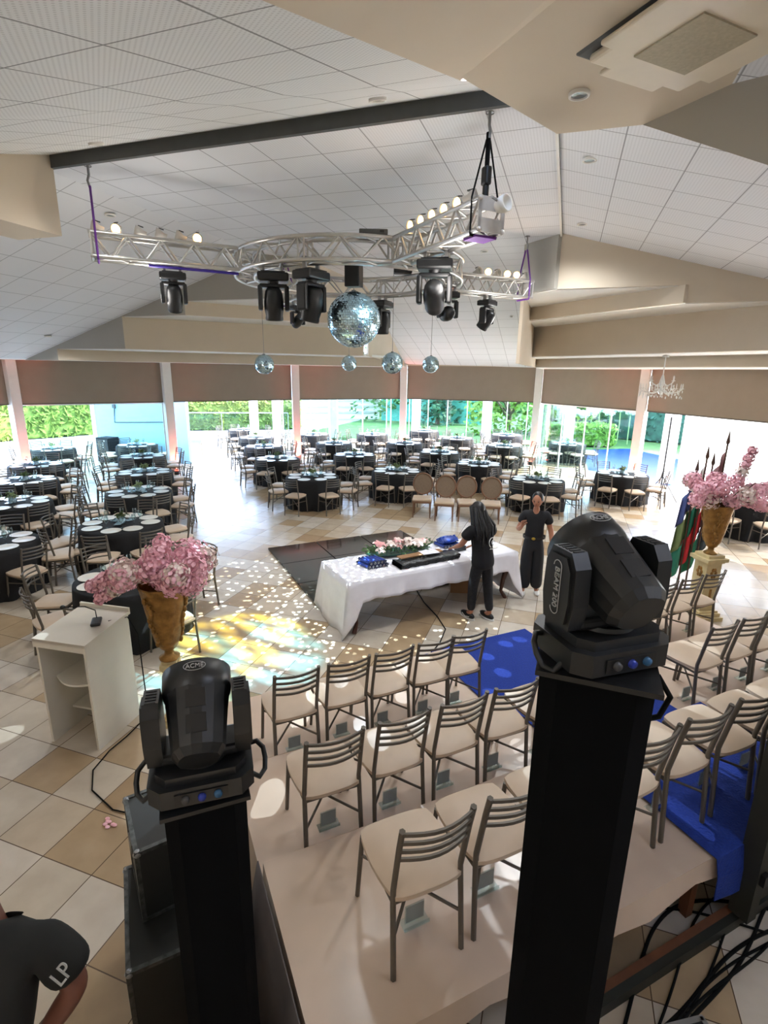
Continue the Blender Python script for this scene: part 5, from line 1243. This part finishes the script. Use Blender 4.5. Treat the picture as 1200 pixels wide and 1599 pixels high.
# local frame: +Y = facing the table, +X = her right
V = {'pel': ((0, 0, .93), (.13, .10)), 'lh': ((-.085, 0, .88), .06), 'rh': ((.085, 0, .88), .06), 'lk': ((-.10, .06, .50), .055), 'rk': ((.10, -.03, .50), .055), 'la': ((-.11, .06, .09), .038), 'ra': ((.10, -.10, .09), .038),
     'lt': ((-.12, .2, .035), .034), 'rt': ((.11, .05, .035), .034), 'wst': ((0, .01, 1.08), (.13, .10)), 'ch': ((0, .05, 1.28), (.15, .11)), 'nk': ((0, .11, 1.44), .055), 'hd': ((0, .15, 1.52), .06),
     'ls': ((-.17, .06, 1.37), .06), 'rs': ((.17, .06, 1.37), .06), 'le': ((-.26, .16, 1.12), .042), 're': ((.24, .15, 1.12), .042), 'lw': ((-.20, .38, 1.0), .028), 'rw': ((.18, .36, .98), .028)}
E = chain('pel', 'wst', 'ch', 'nk', 'hd')+chain('pel', 'lh', 'lk', 'la', 'lt')+chain('pel', 'rh', 'rk', 'ra', 'rt')+chain('ch', 'ls', 'le', 'lw')+chain('ch', 'rs', 're', 'rw')
hand_verts(V, E, 'lw', 'L', (.2, .9, -.35), (1, 0, 0), (0, -.2, -1)); hand_verts(V, E, 'rw', 'R', (-.2, .9, -.4), (-1, 0, 0), (0, -.2, -1))
skin('body', V, E, m_skin, p1)
mb = MB(); headmesh(mb, (0, .19, 1.555), (0, .8, -.55)); mb.build('head', m_skin, p1)
S = {'a': ((0, .05, 1.30), (.20, .135)), 'b': ((0, .02, 1.08), (.19, .135)), 'c': ((0, -.02, .74), (.20, .15)), 'n': ((0, .10, 1.42), .085), 'ls': ((-.18, .06, 1.36), .085), 'le': ((-.26, .12, 1.20), .09), 'rs': ((.18, .06, 1.36), .085), 're': ((.25, .12, 1.20), .09)}
o = skin('t_shirt', S, chain('a', 'b', 'c')+chain('a', 'n')+chain('a', 'ls', 'le')+chain('a', 'rs', 're'), mat('black_cotton', (17, 16, 19), .9, var=.15), p1)
PT = {'p': ((0, 0, .93), (.15, .115)), 'w': ((0, 0, 1.06), (.145, .11)), 'lh': ((-.09, 0, .84), .095), 'lk': ((-.10, .06, .50), .075), 'la': ((-.11, .06, .12), .06), 'rh': ((.09, 0, .84), .095), 'rk': ((.10, -.03, .50), .075), 'ra': ((.10, -.10, .12), .06)}
skin('trousers', PT, chain('w', 'p', 'lh', 'lk', 'la')+chain('p', 'rh', 'rk', 'ra'), mat('patterned_black', (24, 24, 28), .8, var=.5, scale=34), p1)
for sx, y in ((-1, .12), (1, -.04)):
    mb = MB(); mb.ball((sx*.112, y, .05), (.048, .14, .05), 14, 8); o = mb.build('shoe', m_black, p1)
    mb = MB(); mb.lathe([(1e-3, 0), (1, 0), (1, 1), (1e-3, 1)], 20, M=Matrix.Translation((sx*.112, y, .0)) @ Matrix.Diagonal((.05, .145, .02, 1))); mb.tube([(sx*.16, y-.08, .05), (sx*.163, y, .035), (sx*.155, y+.07, .06)], .006, 5); mb.build('sole', m_white, o)
mb = MB(); rnd = random.Random(4)
for k in range(90):
    a = rnd.uniform(-2.6, 2.6)-math.pi/2; r0 = rnd.uniform(.04, .085)
    x0, y0 = math.cos(a)*r0, .165+math.sin(a)*r0*1.1; z0 = 1.66-.3*max(0, r0-.05)
    x1 = x0*1.6+rnd.gauss(0, .01); y1 = .09+math.sin(a)*.09-.04; 
    mb.tube([(x0*.3, .17+(y0-.165)*.3, 1.675), (x0*1.15, y0, z0-.04), (x0*1.45, y0-.05, 1.5), (x1*1.3, y1-.03, 1.38), (x1*1.2+rnd.gauss(0, .02), y1-.06, rnd.uniform(1.12, 1.28))], [.018, .022, .022, .02, .006], 5)
mb.ball((0, .155, 1.585), (.094, .11, .12), 18, 12); mb.build('hair', m_hair, p1)
# plain swirl print on the back of the shirt
mb = MB()
def back(x, z): return (x, -.125+.05*abs(x)+(z-1.08)*.12, z)
mb.tube([back(.05+.06*math.cos(a), 1.17+.07*math.sin(a)) for a in [R(60+20*i) for i in range(10)]], .006, 5)
mb.tube([back(.07+.03*math.cos(a), 1.17+.03*math.sin(a)) for a in [R(30*i) for i in range(10)]], .007, 5)
mb.tube([back(.0+.02*i, 1.085+.006*math.sin(i*2)) for i in range(8)], .005, 5); mb.build('back_print', m_white, p1)

# --- woman facing the camera
p2 = thing('person', 'woman in black top and wide black trousers with tied-back hair, facing the camera', 'person', (-.25, 8.22, 0), R(180+8))
V = {'pel': ((0, 0, .92), (.10, .08)), 'lh': ((-.075, 0, .86), .06), 'rh': ((.075, 0, .86), .06), 'lk': ((-.10, .02, .48), .06), 'rk': ((.10, .04, .48), .06), 'la': ((-.10, -.02, .09), .038), 'ra': ((.11, .04, .09), .038),
     'lt': ((-.11, .1, .03), .03), 'rt': ((.12, .16, .03), .03), 'wst': ((0, 0, 1.04), (.14, .10)), 'ch': ((0, .01, 1.22), (.13, .09)), 'nk': ((0, 0, 1.38), .05), 'hd': ((0, .01, 1.45), .055),
     'ls': ((-.155, 0, 1.315), .045), 'rs': ((.155, 0, 1.315), .045), 'le': ((-.25, -.02, 1.05), .046), 're': ((.25, .04, 1.06), .046), 'lw': ((-.27, .08, .83), .029), 'rw': ((.22, .25, 1.17), .03)}
E = chain('pel', 'wst', 'ch', 'nk', 'hd')+chain('pel', 'lh', 'lk', 'la', 'lt')+chain('pel', 'rh', 'rk', 'ra', 'rt')+chain('ch', 'ls', 'le', 'lw')+chain('ch', 'rs', 're', 'rw')
hand_verts(V, E, 'lw', 'L', (0, .15, -1), (0, 1, .1), (1, 0, 0)); hand_verts(V, E, 'rw', 'R', (-.15, .35, .8), (-1, 0, .2), (0, 1, 0), .9)
skin('body', V, E, m_skin, p2)
mb = MB(); HM = headmesh(mb, (0, .02, 1.53), (.28, 1, -.12)); mb.build('head', m_skin, p2); face_parts(HM, p2)
mb = MB(); T = HM @ Matrix.Translation((0, -.022, .022)); mb.ball((0, -.006, .004), (.088, .096, .112), 18, 12, M=T); mb.ball((0, -.10, .03), (.05, .05, .05), 12, 8, M=T); mb.build('hair', m_hair, p2)
S = {'a': ((0, .01, 1.22), (.185, .135)), 'b': ((0, .01, 1.05), (.165, .125)), 'c': ((0, .0, .80), (.185, .14)), 'n': ((0, 0, 1.36), .085), 'ls': ((-.16, 0, 1.325), .09), 'le': ((-.22, -.01, 1.15), .072), 'rs': ((.16, 0, 1.325), .09), 're': ((.22, .015, 1.15), .072)}
skin('top', S, chain('a', 'b', 'c')+chain('a', 'n')+chain('a', 'ls', 'le')+chain('a', 'rs', 're'), mat('black_knit', (20, 20, 24), .85, var=.15), p2)
PT = {'p': ((0, 0, .90), (.175, .13)), 'w': ((0, 0, 1.04), (.155, .12)), 'lh': ((-.08, 0, .78), .12), 'lk': ((-.085, .02, .45), .10), 'la': ((-.095, 0, .07), .105), 'rh': ((.08, 0, .78), .12), 'rk': ((.085, .03, .45), .10), 'ra': ((.10, .04, .07), .105)}
skin('trousers', PT, chain('w', 'p', 'lh', 'lk', 'la')+chain('p', 'rh', 'rk', 'ra'), mat('black_crepe', (22, 23, 28), .8, var=.1), p2)
mb = MB(); mb.lathe([(.183, -.02), (.187, .02)], 30, M=Matrix.Translation((0, 0, .95)) @ Matrix.Diagonal((.93, .74, 1, 1))); o = mb.build('belt', m_black, p2)
mb = MB(); mb.ball((.02, .142, .95), (.03, .012, .022), 14, 8); mb.build('buckle', mat('brass', (190, 160, 70), .3, metal=.9), o)
for sx, y in ((-1, .06), (1, .12)):
    mb = MB(); mb.ball((sx*.112, y, .035), (.045, .12, .035), 12, 8); mb.build('shoe', m_white, p2)

# --- man at lower left, bending, cropped by the frame
p3 = thing('person', 'man in black T-shirt bending down at the lower left corner', 'person', (-1.93, .92, 0), R(62))
# local: +Y faces away to the left of the camera's view
def wl(x, y, z): # world to local of p3
    v = Vector((x+1.93, y-.92, z)); v.rotate(Euler((0, 0, -R(62)))); return (v.x, v.y, v.z)
V = {'pel': (wl(-1.78, .80, .88), (.10, .08)), 'lh': (wl(-1.86, .86, .85), .06), 'rh': (wl(-1.70, .78, .85), .06), 'lk': (wl(-1.92, .92, .48), .06), 'rk': (wl(-1.70, .84, .48), .06), 'la': (wl(-1.9, .86, .08), .04), 'ra': (wl(-1.68, .78, .08), .04),
     'lt': (wl(-2.02, .92, .03), .035), 'rt': (wl(-1.8, .84, .03), .035), 'wst': (wl(-1.82, .86, 1.05), (.10, .08)), 'ch': (wl(-1.88, .96, 1.20), (.11, .09)), 'nk': (wl(-1.99, 1.02, 1.33), .06), 'hd': (wl(-2.07, 1.05, 1.36), .06),
     'rs': (wl(-1.74, 1.05, 1.25), .055), 'ls': (wl(-2.02, .84, 1.24), .055), 're': (wl(-1.60, 1.07, 1.06), .055), 'le': (wl(-2.15, .75, 1.02), .05), 'rw': (wl(-1.72, .96, .84), .036), 'lw': (wl(-2.2, .9, .82), .034)}
E = chain('pel', 'wst', 'ch', 'nk', 'hd')+chain('pel', 'lh', 'lk', 'la', 'lt')+chain('pel', 'rh', 'rk', 'ra', 'rt')+chain('ch', 'ls', 'le', 'lw')+chain('ch', 'rs', 're', 'rw')
hand_verts(V, E, 'lw', 'L', wl(-1.93-.3, .92+.3, -.5), wl(-1.93+1, .92, 0), wl(-1.93, .92, -1)); hand_verts(V, E, 'rw', 'R', wl(-1.93-.6, .92+.1, -.6), wl(-1.93, .92+1, 0), wl(-1.93-.5, .92, .2))
skin('body', V, E, m_skin2, p3)
mb = MB(); look = Vector(wl(-1.93-.8, .92+.35, -.45)); headmesh(mb, wl(-2.13, 1.09, 1.40), look); mb.build('head', m_skin2, p3)
mb = MB(); mb.ball(wl(-2.12, 1.085, 1.415), (.088, .088, .098), 16, 10); mb.build('hair', m_hair, p3)
S = {'a': (wl(-1.88, .95, 1.20), (.21, .16)), 'b': (wl(-1.83, .87, 1.03), (.185, .15)), 'c': (wl(-1.79, .80, .84), (.18, .15)), 'n': (wl(-1.96, 1.0, 1.30), .085), 'rs': (wl(-1.735, 1.06, 1.255), .10), 're': (wl(-1.60, 1.075, 1.09), .088), 'ls': (wl(-2.02, .84, 1.25), .1), 'le': (wl(-2.1, .79, 1.12), .085)}
sh = skin('t_shirt', S, chain('a', 'b', 'c')+chain('a', 'n')+chain('a', 'ls', 'le')+chain('a', 'rs', 're'), mat('black_jersey', (22, 23, 22), .85, var=.15), p3)
Mw = Matrix.Translation((1.93, -.92, 0)); 
tp = Vector((-1.605, 1.02, 1.175)); nrm = (Vector((0, 0, CAM_H))-tp).normalized()
xd = (cx_*.62-cd_*.78); yd = (-cx_*.78-cd_*.62)
Mt = frame(tp+nrm*.035, xd, yd)
text('sleeve_lettering', 'LP', .085, (Matrix.Translation((-1.93, .92, 0)) @ Matrix.Rotation(R(62), 4, 'Z')).inverted() @ Mt, m_marking, p3)
mb = MB(); PT = {'p': (wl(-1.78, .80, .86), (.17, .14)), 'w': (wl(-1.80, .83, .98), (.16, .13)), 'lh': (wl(-1.86, .86, .78), .1), 'lk': (wl(-1.92, .92, .45), .08), 'la': (wl(-1.9, .86, .1), .065), 'rh': (wl(-1.70, .78, .78), .1), 'rk': (wl(-1.70, .84, .45), .08), 'ra': (wl(-1.68, .78, .1), .065)}
skin('trousers', PT, chain('w', 'p', 'lh', 'lk', 'la')+chain('p', 'rh', 'rk', 'ra'), mat('dark_denim', (28, 30, 38), .85), p3)

# ------------------------------------------------------------------ uplights at the columns
for i in range(0, 6):
    c = Vector(C[i]+(0,)); inn = (Vector((-3.2, 8, 0))-c).normalized(); p = c+inn*.32
    t = thing('uplight', 'small red LED uplight at the foot of the %s column from left' % ORD[i], 'light', (p.x, p.y, 0), 0, 'red uplights at the columns')
    mb = MB(); mb.lathe([(1e-3, 0), (.08, 0), (.08, .13), (.07, .14)], 16); mb.build('housing', m_black, t)
    mb = MB(); mb.lathe([(1e-3, .135), (.068, .14)], 16); mb.build('lens', mat('red_led', (255, 70, 50), .4, emit=(255, 60, 40), estr=3), t)
    l = lamp('uplight_beam', 'SPOT', (p.x, p.y, .2), 70, (1, .16, .1), to=(c.x-inn.x*.05, c.y-inn.y*.05, .9), spot_size=R(75), spot_blend=.5, shadow_soft_size=.05)
    l2 = lamp('uplight_beam', 'SPOT', (p.x, p.y, .2), 4, (1, .2, .15), to=(c.x, c.y, 3.8), spot_size=R(50), spot_blend=.6, shadow_soft_size=.05)

# ------------------------------------------------------------------ beam and mirror-ball light
def gobo(name, loc, to, energy, size, color, scale, thr, seed=0., streak=1., soft=False):
    l = lamp(name, 'SPOT', loc, energy, color, to=to, spot_size=size, spot_blend=.35, shadow_soft_size=.004)
    d = l.data; d.use_nodes = True; n = d.node_tree; em = [x for x in n.nodes if x.type == 'EMISSION'][0]
    tc = n.nodes.new('ShaderNodeTexCoord'); mp = n.nodes.new('ShaderNodeMapping'); mp.inputs['Scale'].default_value = (scale, scale*streak, 1); mp.inputs['Location'].default_value = (seed, seed*.7, 0)
    sp = n.nodes.new('ShaderNodeSeparateXYZ'); n.links.new(tc.outputs['Normal'], sp.inputs[0])
    cb = n.nodes.new('ShaderNodeCombineXYZ'); n.links.new(mnode(n, 'DIVIDE', sp.outputs[0], sp.outputs[2]), cb.inputs[0]); n.links.new(mnode(n, 'DIVIDE', sp.outputs[1], sp.outputs[2]), cb.inputs[1])
    n.links.new(cb.outputs[0], mp.inputs[0])
    vo = n.nodes.new('ShaderNodeTexVoronoi'); vo.voronoi_dimensions = '2D'; vo.inputs['Scale'].default_value = 1; n.links.new(mp.outputs[0], vo.inputs['Vector'])
    v = mnode(n, 'MAXIMUM', mnode(n, 'SUBTRACT', thr, vo.outputs['Distance']), 0.) if soft else mnode(n, 'LESS_THAN', vo.outputs['Distance'], thr); n.links.new(mnode(n, 'MULTIPLY', v, 1.), em.inputs['Strength'])
    return l
gobo('mirror_ball_spots', (-2.72, 6.80, 3.68), (-3.9, 6.4, 0), 700, R(62), (.8, .95, 1), 22, .16)
gobo('mirror_ball_spots', (-2.72, 6.80, 3.68), (-2.4, 6.9, 0), 420, R(60), (.75, .9, 1), 18, .14, 3.)
gobo('mirror_ball_spots', (-2.72, 6.80, 3.68), (-3.6, 2.6, 0), 260, R(50), (.75, .9, 1), 7, .17, 5.)
gobo('mirror_ball_spots', (-2.72, 6.80, 3.68), (.6, 4.0, 0), 220, R(50), (.7, .85, 1), 9, .17, 8.)
gobo('beam_wash', (-3.2, 6.7, 3.75), (-3.7, 5.25, 0), 900, R(26), (1, .95, .12), 7, .6, 1., 3., True)
gobo('beam_wash', (-3.2, 6.7, 3.75), (-3.45, 4.9, 0), 900, R(30), (.2, .75, 1), 6, .6, 6., 3., True)
lamp('beam_spot', 'SPOT', (-1.41, 9.6, 4.3), 130, (.85, 1, .9), to=(.1, 8.0, 0), spot_size=R(7), spot_blend=.5, shadow_soft_size=.01)
lamp('ball_key', 'SPOT', (-1.55, 6.15, 4.45), 420, (.5, .88, 1), to=(-2.72, 6.8, 4.0), spot_size=R(30), spot_blend=.5, shadow_soft_size=.05)
